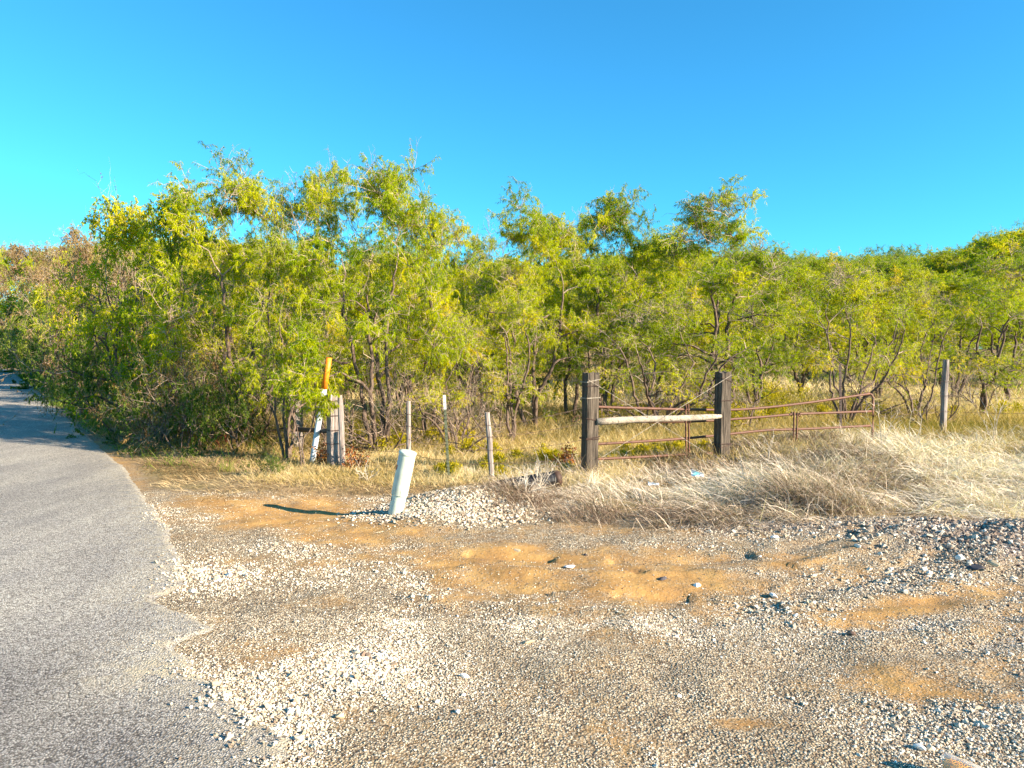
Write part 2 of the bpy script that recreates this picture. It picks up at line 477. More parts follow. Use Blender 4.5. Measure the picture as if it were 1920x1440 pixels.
BLOBS = [  # bare earth: centre px, radii px, rotation, strength
    (545, 962, 185, 36, 0.06, 1.35), (810, 1000, 150, 16, 0.0, 0.75), (720, 1015, 200, 16, 0.0, 0.9), (590, 1000, 110, 22, 0.0, 0.9), (980, 1044, 450, 26, 0.0, 1.0), (1110, 1090, 340, 48, -0.06, 0.92),
    (1060, 1125, 150, 20, -0.05, 0.95), (1300, 1095, 150, 26, -0.22, 0.8), (1440, 1062, 160, 18, -0.16, 0.62), (1740, 1135, 150, 17, -0.15, 1.1),
    (1600, 1172, 110, 16, 0.1, 0.6), (1690, 1275, 120, 36, 0.06, 0.8), (1760, 1300, 220, 12, 0.08, 0.7), (1400, 1357, 70, 12, 0.0, 1.0),
    (1880, 1170, 120, 30, 0.0, 0.5), (260, 900, 60, 30, 0.6, 0.8), (345, 940, 60, 22, 0.5, 0.8), (200, 850, 60, 20, 0.5, 0.8),
    (400, 950, 60, 14, 0.2, 0.7), (1180, 995, 260, 14, 0.0, 0.7), (520, 1220, 160, 12, 0.0, 0.42), (1600, 1020, 150, 10, 0, .5)]
def earth_mask(px, py):
    e = np.zeros_like(px)
    for cx, cy, rx, ry, rot, s in BLOBS:
        e = np.maximum(e, s * gauss(px, py, cx, cy, rx * 1.15, ry * 1.25, rot, 1.0))
    return e
def straw_mask(x, y):
    e = x - road_edge(y)
    far = sstep(8.3, 9.2, y + 0.5 * (fbm(x * 1.5, y * 1.5, 2, 77) - 0.5)) * sstep(0.1, 0.7, e)
    front = sstep(0.2, 1.2, x) * sstep(7.0, 7.5, y)
    verge = sstep(8.5, 9.3, y) * sstep(0.0, 0.25, e) * 0.7
    return np.maximum(np.maximum(far, front), verge)
def dark_mask(x, y):
    return np.clip(0.9 * gauss(x, y, 4.6, 6.3, 1.5, 0.8, 0.1, 1.0) + 0.5 * gauss(x, y, 2.3, 6.9, 1.2, 0.4) + 0.45 * gauss(x, y, 3.6, 3.6, 1.0, 1.5), 0, 1)
PXg, PYg = project(xs, ys, zs)
near = (ys > 2) & (ys < 14)
EN = 1.1 * (fbm(xs * 2.3, ys * 3.1, 4, 171) - 0.5) + 0.5 * (fbm(xs * 11, ys * 13, 3, 172) - 0.5)
ea = np.where(near, earth_mask(PXg, PYg) * 0.8 + EN, 0.0)
V = np.stack([xs, ys, zs], 1)
nx_, ny_ = len(gx), len(gy)
ii = np.arange(ny_ - 1)[:, None] * nx_ + np.arange(nx_ - 1)[None, :]
Q = np.stack([ii, ii + 1, ii + nx_ + 1, ii + nx_], -1).reshape(-1, 4)
g_me = mesh_np("ground", V, Q, [M['ground']], True, {"earth": ea, "straw": straw_mask(xs, ys), "darkstone": dark_mask(xs, ys)})
link("ground", g_me, kind="structure")

# road sheet with its broken edge
ry_ = axis([(-12, 2.2, 0.3), (2.2, 9, 0.035), (9, 16, 0.1), (16, 60, 0.6), (60, 400, 8)])
wob = 0.12 * (fbm(ry_ * 2.2, ry_ * 0, 4, 51) - 0.5) + 0.05 * (fbm(ry_ * 11, ry_ * 0, 3, 52) - 0.5)
wob = wob * (1 + 1.5 * (1 - sstep(4, 6, ry_)))
bite = 0.26 * np.exp(-((ry_ - 4.55) / 0.12) ** 2) * 0 - 0.22 * np.exp(-((ry_ - 4.75) / 0.2) ** 2) + 0.16 * np.exp(-((ry_ - 4.3) / 0.12) ** 2)
tongue = 0.40 * (1 - sstep(3.0, 3.75, ry_)) * (1 + 0.25 * (fbm(ry_ * 5, ry_ * 0, 3, 57) - 0.5))   # paving runs out further near the camera
re = road_edge(ry_) + wob + bite + tongue
ts = np.concatenate([[0], np.linspace(0.02, 1, 60) ** 1.6])
rw = 6.2
RX = re[:, None] - ts[None, :] * rw
RY = np.repeat(ry_[:, None], len(ts), 1)
RZ = 0.006 + 0.02 * (1 - np.abs(ts[None, :] - 0.5) * 2) + 0.004 * fbm(RX * 1.2, RY * 1.2, 2, 61)
RZ = RZ + 0.012 * sstep(0, 0.01, ts[None, :]) - 0.004
dust = np.exp(-(ts[None, :] * rw / 0.25)) * np.ones_like(RX) + 0.9 * gauss(RX, RY, -1.75, 3.72, 0.35, 0.16, 0.3)
k = len(ts)
ii = np.arange(len(ry_) - 1)[:, None] * k + np.arange(k - 1)[None, :]
Q = np.stack([ii, ii + k, ii + k + 1, ii + 1], -1).reshape(-1, 4)
link("road", mesh_np("road", np.stack([RX.ravel(), RY.ravel(), RZ.ravel()], 1), Q[:, ::-1], [M['road']], True, {"dust": dust.ravel(), "worn": (np.clip((1 - sstep(2.9, 4.2, RY + 0.5 * RX + 1.0)) + 0.5 * gauss(RX, RY, -6.2, 8.2, 1.6, 3.0) + 0.5 * (fbm(RX * 0.8, RY * 0.5, 3, 63) - 0.5), 0, 1)).ravel()}), kind="structure")
road_line = lambda y: np.interp(y, ry_, re)

# ------------------------------------------------------------------ gravel
rng = np.random.default_rng(11)
def scatter_tree(name, nvar, mat):
    nt = bpy.data.node_groups.new(name, 'GeometryNodeTree')
    nt.interface.new_socket("Geometry", in_out='INPUT', socket_type='NodeSocketGeometry')
    nt.interface.new_socket("Geometry", in_out='OUTPUT', socket_type='NodeSocketGeometry')
    gi = nt.nodes.new("NodeGroupInput"); go = nt.nodes.new("NodeGroupOutput")
    g2i = nt.nodes.new("GeometryNodeGeometryToInstance")
    L = nt.links
    for i in range(nvar):
        ic = nt.nodes.new("GeometryNodeMeshIcoSphere"); ic.inputs["Radius"].default_value = 1.0
        ic.inputs["Subdivisions"].default_value = 1 if i % 2 else 2
        sp_ = nt.nodes.new("GeometryNodeSetPosition")
        nz = nt.nodes.new("ShaderNodeTexNoise"); nz.inputs["Scale"].default_value = 0.9; nz.inputs["Detail"].default_value = 1.0
        pn = nt.nodes.new("GeometryNodeInputPosition")
        va = nt.nodes.new("ShaderNodeVectorMath"); va.operation = 'ADD'; va.inputs[1].default_value = (i * 7.1, i * 3.3, i * 1.7)
        L.new(pn.outputs[0], va.inputs[0]); L.new(va.outputs[0], nz.inputs["Vector"])
        vs = nt.nodes.new("ShaderNodeVectorMath"); vs.operation = 'SUBTRACT'; vs.inputs[1].default_value = (0.5, 0.5, 0.5)
        L.new(nz.outputs["Color"], vs.inputs[0])
        vm = nt.nodes.new("ShaderNodeVectorMath"); vm.operation = 'SCALE'; vm.inputs["Scale"].default_value = 2.6
        L.new(vs.outputs[0], vm.inputs[0]); L.new(ic.outputs[0], sp_.inputs["Geometry"]); L.new(vm.outputs[0], sp_.inputs["Offset"])
        sm = nt.nodes.new("GeometryNodeSetMaterial"); sm.inputs["Material"].default_value = mat
        tf = nt.nodes.new("GeometryNodeTransform"); tf.inputs["Scale"].default_value = (1.0, 0.55 + 0.08 * i, 0.5 + 0.06 * i)
        L.new(sp_.outputs[0], tf.inputs["Geometry"]); L.new(tf.outputs[0], sm.inputs["Geometry"]); L.new(sm.outputs[0], g2i.inputs[0])
    iop = nt.nodes.new("GeometryNodeInstanceOnPoints")
    def na(nm, typ):
        n = nt.nodes.new("GeometryNodeInputNamedAttribute"); n.data_type = typ; n.inputs[0].default_value = nm
        return next(o for o in n.outputs if o.enabled and o.name == "Attribute")
    L.new(gi.outputs[0], iop.inputs["Points"]); L.new(g2i.outputs[0], iop.inputs["Instance"])
    iop.inputs["Pick Instance"].default_value = True
    L.new(na("rot", 'FLOAT_VECTOR'), iop.inputs["Rotation"])
    L.new(na("scl", 'FLOAT'), iop.inputs["Scale"])
    L.new(iop.outputs[0], go.inputs[0])
    return nt

def stones(name, x, y, z, s, tint, shade, seed):
    r = np.random.default_rng(seed)
    n = len(x)
    rot = np.stack([r.normal(0, 0.35, n), r.normal(0, 0.35, n), r.uniform(0, 6.28, n)], 1)
    me = bpy.data.meshes.new(name); me.vertices.add(n)
    me.vertices.foreach_set("co", np.stack([x, y, z], 1).astype(np.float32).ravel())
    for k_, a in (("scl", s), ("tint", tint), ("shade", shade)):
        t = me.attributes.new(k_, 'FLOAT', 'POINT'); t.data.foreach_set("value", np.asarray(a, np.float32))
    t = me.attributes.new("rot", 'FLOAT_VECTOR', 'POINT'); t.data.foreach_set("vector", rot.astype(np.float32).ravel())
    o = link(name, me, kind="stuff")
    md = o.modifiers.new("scatter", 'NODES'); md.node_group = GRAVEL
    return o
GRAVEL = scatter_tree("gravel_scatter", 6, M['stone'])

def sample_wedge(n, y0, y1, r):
    yy = np.sqrt(r.uniform((y0) ** 2, (y1) ** 2, n))
    xx = r.uniform(-0.74, 0.80, n) * yy
    return xx, yy
def gravel(name, n, y0, y1, smin, smax, seed, pw=1.6):
    r = np.random.default_rng(seed)
    x, y = sample_wedge(n, y0, y1, r)
    z = ground_z(x, y)
    e = x - np.interp(y, ry_, re)
    px, py = project(x, y, z)
    ea = earth_mask(px, py) * 0.8 + 1.1 * (fbm(x * 2.3, y * 3.1, 4, 171) - 0.5) + 0.5 * (fbm(x * 11, y * 13, 3, 172) - 0.5)
    dk = dark_mask(x, y)
    edge_spill = np.exp(-np.clip(-e, 0, 9) / 0.07) * (0.25 + 0.75 * (fbm(x * 6, y * 6, 2, 5) > 0.5))
    p = np.where(e > 0, 1.0, edge_spill)
    p *= 1 - 0.88 * sstep(0.1, 0.8, ea)
    p *= 1 - sstep(0.3, 0.8, straw_mask(x, y)) * 0.93
    # finer, thinner cover in wheel tracks, coarser ridges between them
    patch = fbm(x * 1.3 + 0.5 * y, y * 1.3, 3, 91)
    p *= 0.55 + 0.45 * sstep(0.35, 0.55, patch)
    keep = r.uniform(0, 1, n) < p
    x, y, z, dk, patch, px, py, ea = (a[keep] for a in (x, y, z, dk, patch, px, py, ea))
    m = len(x)
    coarse = np.clip(0.55 + 1.2 * (patch - 0.45) + 0.5 * dk + 0.2 * gauss(x, y, -1.2, 3.6, 0.6, 1.0), 0.35, 1.5)
    s = smin + (smax - smin) * r.uniform(0, 1, m) ** (pw + 1.4) 
    s = s * coarse * (1 - 0.45 * sstep(0.2, 0.7, ea))
    z = np.where(x < np.interp(y, ry_, re), 0.022, z)
    tint = np.clip(r.beta(1.7, 1.4, m) + 0.07 * gauss(x, y, -1.0, 4.3, 1.2, 2.0) + 0.03, 0, 1)
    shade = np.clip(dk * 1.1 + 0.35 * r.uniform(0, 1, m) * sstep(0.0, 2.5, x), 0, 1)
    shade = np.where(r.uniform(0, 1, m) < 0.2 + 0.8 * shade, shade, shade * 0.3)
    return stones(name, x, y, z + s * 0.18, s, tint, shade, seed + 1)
gravel("gravel", 150000, 2.3, 4.6, 0.0034, 0.0105, 1)
gravel("gravel", 150000, 4.3, 8.8, 0.0048, 0.0130, 2)
gravel("coarse_gravel", 6500, 2.3, 8.6, 0.012, 0.026, 3, 2.2)
# the darker heap of broken stone at the right
r = np.random.default_rng(5)
n = 9000
x = r.normal(4.1, 1.25, n); y = r.normal(6.3, 0.55, n)
k_ = (dark_mask(x, y) > r.uniform(0.15, 1.0, n)) & (y < 7.6)
x, y = x[k_], y[k_]; s = 0.007 + 0.021 * r.uniform(0, 1, len(x)) ** 3.0
stones("broken_stone_heap", x, y, ground_z(x, y) + s * 0.3, s, r.beta(1.4, 1.3, len(x)), np.clip(dark_mask(x, y) * 1.3, 0, 0.9), 6)
# the pale mound round the marker
n = 9000
x = r.normal(-0.6, 0.6, n); y = r.normal(7.6, 0.4, n)
k_ = (gauss(x, y, -0.55, 7.6, 0.95, 0.6) > r.uniform(0.1, 0.6, n))
x, y = x[k_], y[k_]; s = 0.007 + 0.012 * r.uniform(0, 1, len(x)) ** 2.0
stones("pale_gravel_mound", x, y, ground_z(x, y) + s * 0.3, s, np.clip(r.beta(1.7, 1.5, len(x)), 0, 1), r.uniform(0, 0.45, len(x)) * (r.uniform(0, 1, len(x)) < 0.6), 8)

# grit lying on the bare earth
r = np.random.default_rng(15)
x, y = sample_wedge(60000, 3.0, 8.6, r); z = ground_z(x, y); px, py = project(x, y, z)
ea_ = earth_mask(px, py) * 0.8 + 1.1 * (fbm(x * 2.3, y * 3.1, 4, 171) - 0.5)
k_ = (ea_ > 0.25) & (r.uniform(0, 1, len(x)) < 0.25 + 0.75 * (fbm(x * 4, y * 4, 2, 88) > 0.55)) & (x > road_line(y) + 0.02)
x, y, z = x[k_], y[k_], z[k_]; s = 0.0016 + 0.0045 * r.uniform(0, 1, len(x)) ** 3
stones("grit", x, y, z + s * 0.3, s, np.clip(r.beta(1.0, 1.6, len(x)), 0, 1), r.uniform(0, 0.6, len(x)), 16)

# individual stones that stand out
def lone_stone(px, py, size, tint, label, seed, flat=0.55):
    g = on_ground(px, py); z = gz(g.x, g.y)
    g = on_ground(px, py, z)
    bm = bmesh.new(); bmesh.ops.create_icosphere(bm, subdivisions=2, radius=size)
    rr = random.Random(seed)
    ax = [Vector((rr.uniform(-1, 1), rr.uniform(-1, 1), rr.uniform(-1, 1))).normalized() for _ in range(7)]
    for v in bm.verts:
        n_ = v.co.normalized()
        for a in ax:
            dd = n_.dot(a)
            if dd > 0.6: n_ = n_ - a * (dd - 0.6) * 0.9
        v.co = Vector((n_.x * size * 1.25, n_.y * size * 0.8, n_.z * size * flat))
    me = bpy.data.meshes.new("stone"); bm.to_mesh(me); bm.free()
    c = {"white": (0.78, 0.76, 0.70), "tan": (0.55, 0.42, 0.26), "dark": (0.08, 0.07, 0.075), "brown": (0.24, 0.14, 0.09)}[tint]
    key = "stone_" + tint
    if key not in M: M[key] = plain_mat("stone_" + tint + "_surface", c, tuple(v * 0.7 for v in c), 0.9, 40)
    me.materials.append(M[key])
    o = link("stone", me, None, None, label, "stone")
    o.location = (g.x, g.y, z + size * flat * 0.45); o.rotation_euler = (rr.uniform(-.2, .2), rr.uniform(-.2, .2), rr.uniform(0, 6.28))
for a in [(1068, 1064, 0.045, "white", "flat white stone on the orange dirt of the wheel track", 1, 0.35),
          (968, 1033, 0.042, "tan", "long tan stone lying on the smooth dirt below the gravel mound", 2, 0.3),
          (1308, 1101, 0.034, "white", "round pale stone at the right end of the dirt ruts", 3, 0.6),
          (1450, 1119, 0.030, "white", "small pinkish white stone in fine gravel right of the dirt ruts", 4, 0.6),
          (1492, 1155, 0.020, "white", "tiny white stone casting a shadow in the fine gravel at mid right", 5, 0.6),
          (1722, 1403, 0.026, "white", "white stone lying beside the discarded plastic bottle", 6, 0.55),
          (1830, 1066, 0.075, "dark", "large dark slab of stone at the foot of the stone heap", 7, 0.3),
          (1800, 1048, 0.030, "white", "upright pale stone on the dark stone heap", 8, 0.8),
          (1862, 1060, 0.045, "tan", "rounded tan stone beside the large dark slab", 9, 0.6),
          (1595, 1189, 0.028, "brown", "reddish brown stone in the gravel below the sand patch", 10, 0.5),
          (990, 1205, 0.036, "tan", "flat tan stone with a dark shadow in the middle of the gravel", 11, 0.35),
          (870, 1270, 0.022, "white", "pointed white stone in the pale gravel left of centre", 12, 0.8),
          (858, 1335, 0.016, "white", "small bright white stone near the bottom of the pale gravel", 13, 0.7),
          (637, 1345, 0.026, "tan", "cream stone with a dark hollow beside it near the asphalt", 14, 0.6),
          (1452, 1009, 0.035, "white", "white stone just below the fringe of dry grass", 15, 0.6),
          (1098, 1042, 0.020, "dark", "small dark clod on the dirt above the flat white stone", 16, 0.7),
          (1243, 1087, 0.030, "dark", "dark clod of soil at the right tip of the wheel rut", 17, 0.6)]:
    lone_stone(*a)

# ------------------------------------------------------------------ trees
def rot_vec(d, ang, r):
    """turn unit vector d by ang about a random perpendicular axis"""
    a = np.cross(d, r.normal(0, 1, 3)); a /= np.linalg.norm(a) + 1e-9
    return d * math.cos(ang) + np.cross(a, d) * math.sin(ang)

def grow(seed, stems=3, stem_len=1.7, r0=0.055, tilt=(0.15, 0.75), levels=4, kids=(3, 5), ratio=0.70, up=0.07, jit=0.20,
         leaf_n=34, leaf_len=0.075, leaf_w=0.0145, bare=0.22, lean=(0, 0), droop=0.75, twig_leaf_from=None, ang=(0.5, 1.15), leaf_droop_n=2, spray=1.0, min_leaf_z=0.0):
    r = np.random.default_rng(seed)
    W = MB(); T = MB()
    lb = []; ld = []; lt = []
    lf = levels - 1 if twig_leaf_from is None else twig_leaf_from
    def rec(p, d, L, rad, lev, tn):
        n = 5 if lev < 2 else (4 if lev == 2 else 3)
        pts = [p]; dirs = [d]
        for i in range(n):
            d = d + r.normal(0, jit, 3) + np.array([0, 0, (up * 0.6 if lev < 2 else up) if lev < 3 else up * 0.3])
            d = d / np.linalg.norm(d)
            p = p + d * (L / n)
            if p[2] < 0.06: p[2] = 0.06
            pts.append(p); dirs.append(d)
        rr = np.linspace(rad, rad * (0.55 if lev < levels else 0.35), n + 1)
        (W if lev <= 1 else T).tube(pts, rr, 7 if lev == 0 else (5 if lev == 1 else 3), cap=False)
        if lev < levels:
            m = int(r.integers(kids[0], kids[1] + 1))
            for j in range(m):
                t = (0.25 + 0.75 * (j + r.uniform(0, 1)) / m) if lev else (0.35 + 0.65 * (j + r.uniform(0.2, 1)) / m)
                t = min(t, 1.0)
                if j == m - 1: t = 1.0
                i = min(int(t * n), n - 1); f = t * n - i
                q = pts[i] * (1 - f) + pts[i + 1] * f
                dd = rot_vec(dirs[i + 1], r.uniform(*ang) * (0.6 if t == 1.0 else 1), r)
                tn2 = np.clip(tn + r.normal(0, 0.15), 0, 1)
                rec(q, dd, L * ratio * r.uniform(0.7, 1.2), rr[i] * 0.62, lev + 1, tn2)
        if lev >= lf and r.uniform() > bare:
            nn = int((leaf_n if lev == levels else leaf_n // 3) * r.gamma(2.0, 0.5))
            t = r.uniform(0.05, 1.05, nn) * n
            i = np.clip(t.astype(int), 0, n - 1); f = (t - i)[:, None]
            P = np.array(pts)
            q = P[i] * (1 - f) + P[i + 1] * f
            dd = np.array(dirs)[i] * 0.5 + r.normal(0, 0.6 * spray, (nn, 3)) + np.array([0, 0, -droop])
            dd /= np.linalg.norm(dd, axis=1, keepdims=True)
            if min_leaf_z:
                kk = q[:, 2] > min_leaf_z * r.uniform(0.6, 1.3, nn)
                q = q[kk]; dd = dd[kk]
            lb.append(q); ld.append(dd); lt.append(np.clip(tn + r.normal(0, 0.11, len(q)), 0, 1))
    for s_ in range(stems):
        az = s_ * 2 * math.pi / stems + r.uniform(-0.5, 0.5)
        ti = r.uniform(*tilt)
        d = np.array([math.sin(ti) * math.cos(az) + lean[0], math.sin(ti) * math.sin(az) + lean[1], math.cos(ti)])
        d /= np.linalg.norm(d)
        rec(np.array([0.04 * math.cos(az), 0.04 * math.sin(az), -0.12]), d, stem_len * r.uniform(0.8, 1.15), r0 * r.uniform(0.7, 1.1), 0, r.uniform(0.35, 0.7))
    if lb:
        B = np.vstack(lb); D = np.vstack(ld); TT = np.concatenate(lt)
    else:
        B = np.zeros((0, 3)); D = B; TT = np.zeros(0)
    n = len(B)
    Lf = leaf_len * r.uniform(0.6, 1.25, n)[:, None]
    side = np.cross(D, r.normal(0, 1, (n, 3))); side /= np.linalg.norm(side, axis=1, keepdims=True) + 1e-9
    w = leaf_w * r.uniform(0.7, 1.3, n)[:, None]
    mid = B + D * Lf * 0.45
    tip = B + D * Lf * 0.95 + np.array([0, 0, -0.18]) * Lf
    LV = np.stack([B, mid + side * w * 0.5, tip, mid - side * w * 0.5], 1).reshape(-1, 3)
    LQ = np.arange(4 * n).reshape(-1, 4)
    allz = np.concatenate([LV[:, 2], np.vstack(T.V)[:, 2]]) if T.V else LV[:, 2]
    H = float(np.percentile(LV[:, 2], 98.6)) if len(LV) > 50 else float(np.percentile(allz, 99.5))
    allx = np.vstack(T.V + ([LV] if n else []))
    R = float(np.percentile(np.abs(allx[:, :2] - np.median(allx[:, :2], 0)), 96))
    return dict(W=W, T=T, LV=LV, LQ=LQ, tint=np.repeat(TT, 4), H=H, R=R, cx=float(np.median(allx[:, 0])))

def grow_crown(seed, H=5.0, Rad=1.8, zlow=1.35, nclump=48, rc=0.36, stems=3, r0=0.06, spread=0.4, tcen=0.45, leaf_n=26, leaf_len=0.085, leaf_w=0.0115,
               droop=0.75, bare=0.12, spires=2, wisps=10, low_twigs=42, hang=0.5, shell=0.5, tvar=0.17, prof=2.8):
    """a tree whose limbs reach for clumps of foliage spread through a domed crown"""
    r = np.random.default_rng(seed)
    W = MB(); T = MB(); lb = []; ld = []; lt = []
    P = []; PR = []                       # points already reached, and the wood's radius there
    def limb(p, q, ra, rb, n, wob, big):
        p = np.array(p, float); q = np.array(q, float)
        L = np.linalg.norm(q - p)
        t = np.linspace(0, 1, n + 1)[:, None]
        bend = np.cross(q - p, r.normal(0, 1, 3)); bend = bend / (np.linalg.norm(bend) + 1e-9) * L * r.uniform(0.03, 0.16)
        pts = p + (q - p) * t + bend * np.sin(np.pi * t) + np.array([0, 0, 1.0]) * L * 0.10 * np.sin(np.pi * t)
        pts[1:-1] += r.normal(0, wob * L, (n - 1, 3))
        rad = np.linspace(ra, rb, n + 1)
        (W if big else T).tube(pts, rad, 7 if ra > 0.035 else (5 if ra > 0.012 else 3), cap=False)
        return pts, rad
    def leafy(pts, tn, nn):
        n = len(pts) - 1
        t = r.uniform(0.0, 1.04, nn) * n; i = np.clip(t.astype(int), 0, n - 1); f = (t - i)[:, None]
        q = pts[i] * (1 - f) + pts[i + 1] * f
        d = pts[-1] - pts[0]; d = d / (np.linalg.norm(d) + 1e-9)
        dd = d * 0.5 + r.normal(0, 0.6, (nn, 3)) + np.array([0, 0, -droop]); dd /= np.linalg.norm(dd, axis=1, keepdims=True)
        lb.append(q); ld.append(dd); lt.append(np.clip(tn + r.normal(0, 0.10, nn), 0, 1))
    for k in range(stems):
        az = k * 2 * math.pi / stems + r.uniform(-0.6, 0.6)
        rr = Rad * spread * r.uniform(0.5, 1.3)
        mid = np.array([math.cos(az) * rr * 0.55, math.sin(az) * rr * 0.55, H * r.uniform(0.24, 0.34)])
        end = np.array([math.cos(az) * rr, math.sin(az) * rr, H * r.uniform(0.55, 0.72)])
        a_, ra_ = limb([0.05 * math.cos(az), 0.05 * math.sin(az), -0.15], mid, r0, r0 * 0.72, 9, 0.012, True)
        b_, rb_ = limb(mid, end, r0 * 0.72, r0 * 0.33, 9, 0.012, True)
        for pts, rd in ((a_[2:], ra_[2:]), (b_, rb_)):
            P += list(pts); PR += list(rd)
    C = []
    for k in range(nclump):
        t = 1 - r.uniform(0, 1) ** 1.7 if k % 3 else r.uniform(0, 1)
        z = zlow + (H - zlow) * t
        rad = Rad * math.sqrt(max(0.03, 1 - abs((t - tcen) / (1.06 - tcen if t > tcen else tcen + 0.35)) ** prof))
        rr = rad * (shell + (1 - shell) * r.uniform(0, 1)) * (r.uniform(0.3, 1) if t > 0.8 else 1) if r.uniform() < 0.75 else rad * r.uniform(0, 0.7)
        az = r.uniform(0, 6.283)
        C.append(np.array([rr * math.cos(az), rr * math.sin(az), z - rc * 0.4 * t]))
    for k in range(spires):
        az = r.uniform(0, 6.283); q = Rad * r.uniform(0.05, 0.5)
        C.append(np.array([q * math.cos(az), q * math.sin(az), H * r.uniform(0.97, 1.06)]))
    C.sort(key=lambda c: c[0] ** 2 + c[1] ** 2 + 0.5 * (c[2] - 0.45 * H) ** 2)
    for c in C:
        A = np.array(P); cost = np.linalg.norm(A - c, axis=1) + 1.2 * np.maximum(0, A[:, 2] - c[2] + 0.1)
        j = int(np.argmin(cost)); ra = min(PR[j] * 0.75, 0.034)
        ra = max(ra, 0.007)
        start = A[j]; tip = c
        pts, rd = limb(start, tip, ra, max(0.35 * ra, 0.0045), 5, 0.028, ra > 0.018)
        P += list(pts[1:]); PR += list(rd[1:])
        tn = np.clip(r.normal(0.5, tvar), 0.05, 0.95)
        out = c - np.array([0, 0, 0.45 * H]); out /= np.linalg.norm(out)
        sz = rc * r.uniform(0.65, 1.25)
        empty_c = r.uniform() < bare
        for q in range(8):
            d = out * 0.5 + r.normal(0, 0.75, 3) + np.array([0, 0, 0.25]); d /= np.linalg.norm(d)
            k = int(r.integers(3, 6)); b0 = pts[k]
            e_ = b0 + d * sz + np.array([0, 0, -hang * 0.25 * sz])
            tp, _ = limb(b0, e_, 0.0055, 0.003, 3, 0.07, False)
            if not empty_c: leafy(tp, tn, int(leaf_n * r.uniform(0.6, 1.3)))
            for u in range(3):
                d2 = d * 0.6 + r.normal(0, 0.7, 3); d2 /= np.linalg.norm(d2)
                s0 = tp[int(r.integers(1, 4))]
                e2 = s0 + d2 * sz * 0.5 + np.array([0, 0, -hang * 0.3 * sz])
                up_, _ = limb(s0, e2, 0.0035, 0.0015, 2, 0.07, False)
                if not empty_c: leafy(up_, tn, int(leaf_n * r.uniform(0.5, 1.2)))
    A = np.array(P)
    top = np.where(A[:, 2] > H * 0.78)[0]
    for k in range(wisps):
        p = A[r.choice(top)] if len(top) else A[-1]
        d = np.array([r.normal(0, 0.4), r.normal(0, 0.4), 1.0]); d /= np.linalg.norm(d)
        L = r.uniform(0.3, 0.65) * H / 5
        tp, _ = limb(p, p + d * L, 0.004, 0.0015, 4, 0.05, False)
        for u in range(3):
            s0 = tp[int(r.integers(1, 4))]; d2 = d + r.normal(0, 0.6, 3); d2 /= np.linalg.norm(d2)
            limb(s0, s0 + d2 * L * 0.35, 0.0025, 0.001, 2, 0.05, False)
        leafy(tp, 0.35, int(r.integers(0, 12)))
    low = np.where(A[:, 2] < H * 0.5)[0]
    for k in range(low_twigs):
        p = A[r.choice(low)]; az = r.uniform(0, 6.283); d = np.array([math.cos(az), math.sin(az), r.uniform(-0.3, 0.6)])
        L = r.uniform(0.35, 0.9)
        tp, _ = limb(p, p + d * L, 0.007, 0.003, 4, 0.07, False)
        for u in range(5):
            s0 = tp[int(r.integers(1, 5))]; d2 = d + r.normal(0, 0.7, 3); d2 /= np.linalg.norm(d2)
            e2 = s0 + d2 * L * r.uniform(0.25, 0.5)
            u1, _ = limb(s0, e2, 0.004, 0.0018, 3, 0.07, False)
            if r.uniform() < 0.3: leafy(u1, r.uniform(0.2, 0.8), int(leaf_n * 0.8))
    B = np.vstack(lb); D = np.vstack(ld); TT = np.concatenate(lt); n = len(B)
    Lf = leaf_len * r.uniform(0.6, 1.25, n)[:, None]
    side = np.cross(D, r.normal(0, 1, (n, 3))); side /= np.linalg.norm(side, axis=1, keepdims=True) + 1e-9
    w = leaf_w * r.uniform(0.7, 1.3, n)[:, None]
    mid = B + D * Lf * 0.45; tip = B + D * Lf * 0.95 + np.array([0, 0, -0.18]) * Lf
    LV = np.stack([B, mid + side * w * 0.5, tip, mid - side * w * 0.5], 1).reshape(-1, 3)
    return dict(W=W, T=T, LV=LV, LQ=np.arange(4 * n).reshape(-1, 4), tint=np.repeat(TT, 4), H=H, R=Rad, cx=0.0)

VAR = {}
def variant(key, leafmat, bark, twig, **kw):
    g = grow_crown(**kw) if 'nclump' in kw else grow(**kw)
    W, T = g['W'], g['T']
    # trunk and larger limbs
    trunk = mesh_np(key + "_trunk", np.vstack(W.V), [np.vstack(W.Q)], [bark], True)
    nT = len(np.vstack(T.V)); V = np.vstack(T.V); Qs = np.vstack(T.Q)
    mi = np.zeros(len(Qs), int)
    tint = np.zeros(nT)
    if len(g['LV']):
        V = np.vstack([V, g['LV']]); mi = np.concatenate([mi, np.ones(len(g['LQ']), int)])
        Qs = np.vstack([Qs, g['LQ'] + nT]); tint = np.concatenate([tint, g['tint']])
    crown = mesh_np(key + "_crown", V, [Qs], [twig, leafmat] if leafmat else [twig], False, {"tint": tint}, mi)
    VAR[key] = (trunk, crown, g['H'], g['R'], g['cx']); pass

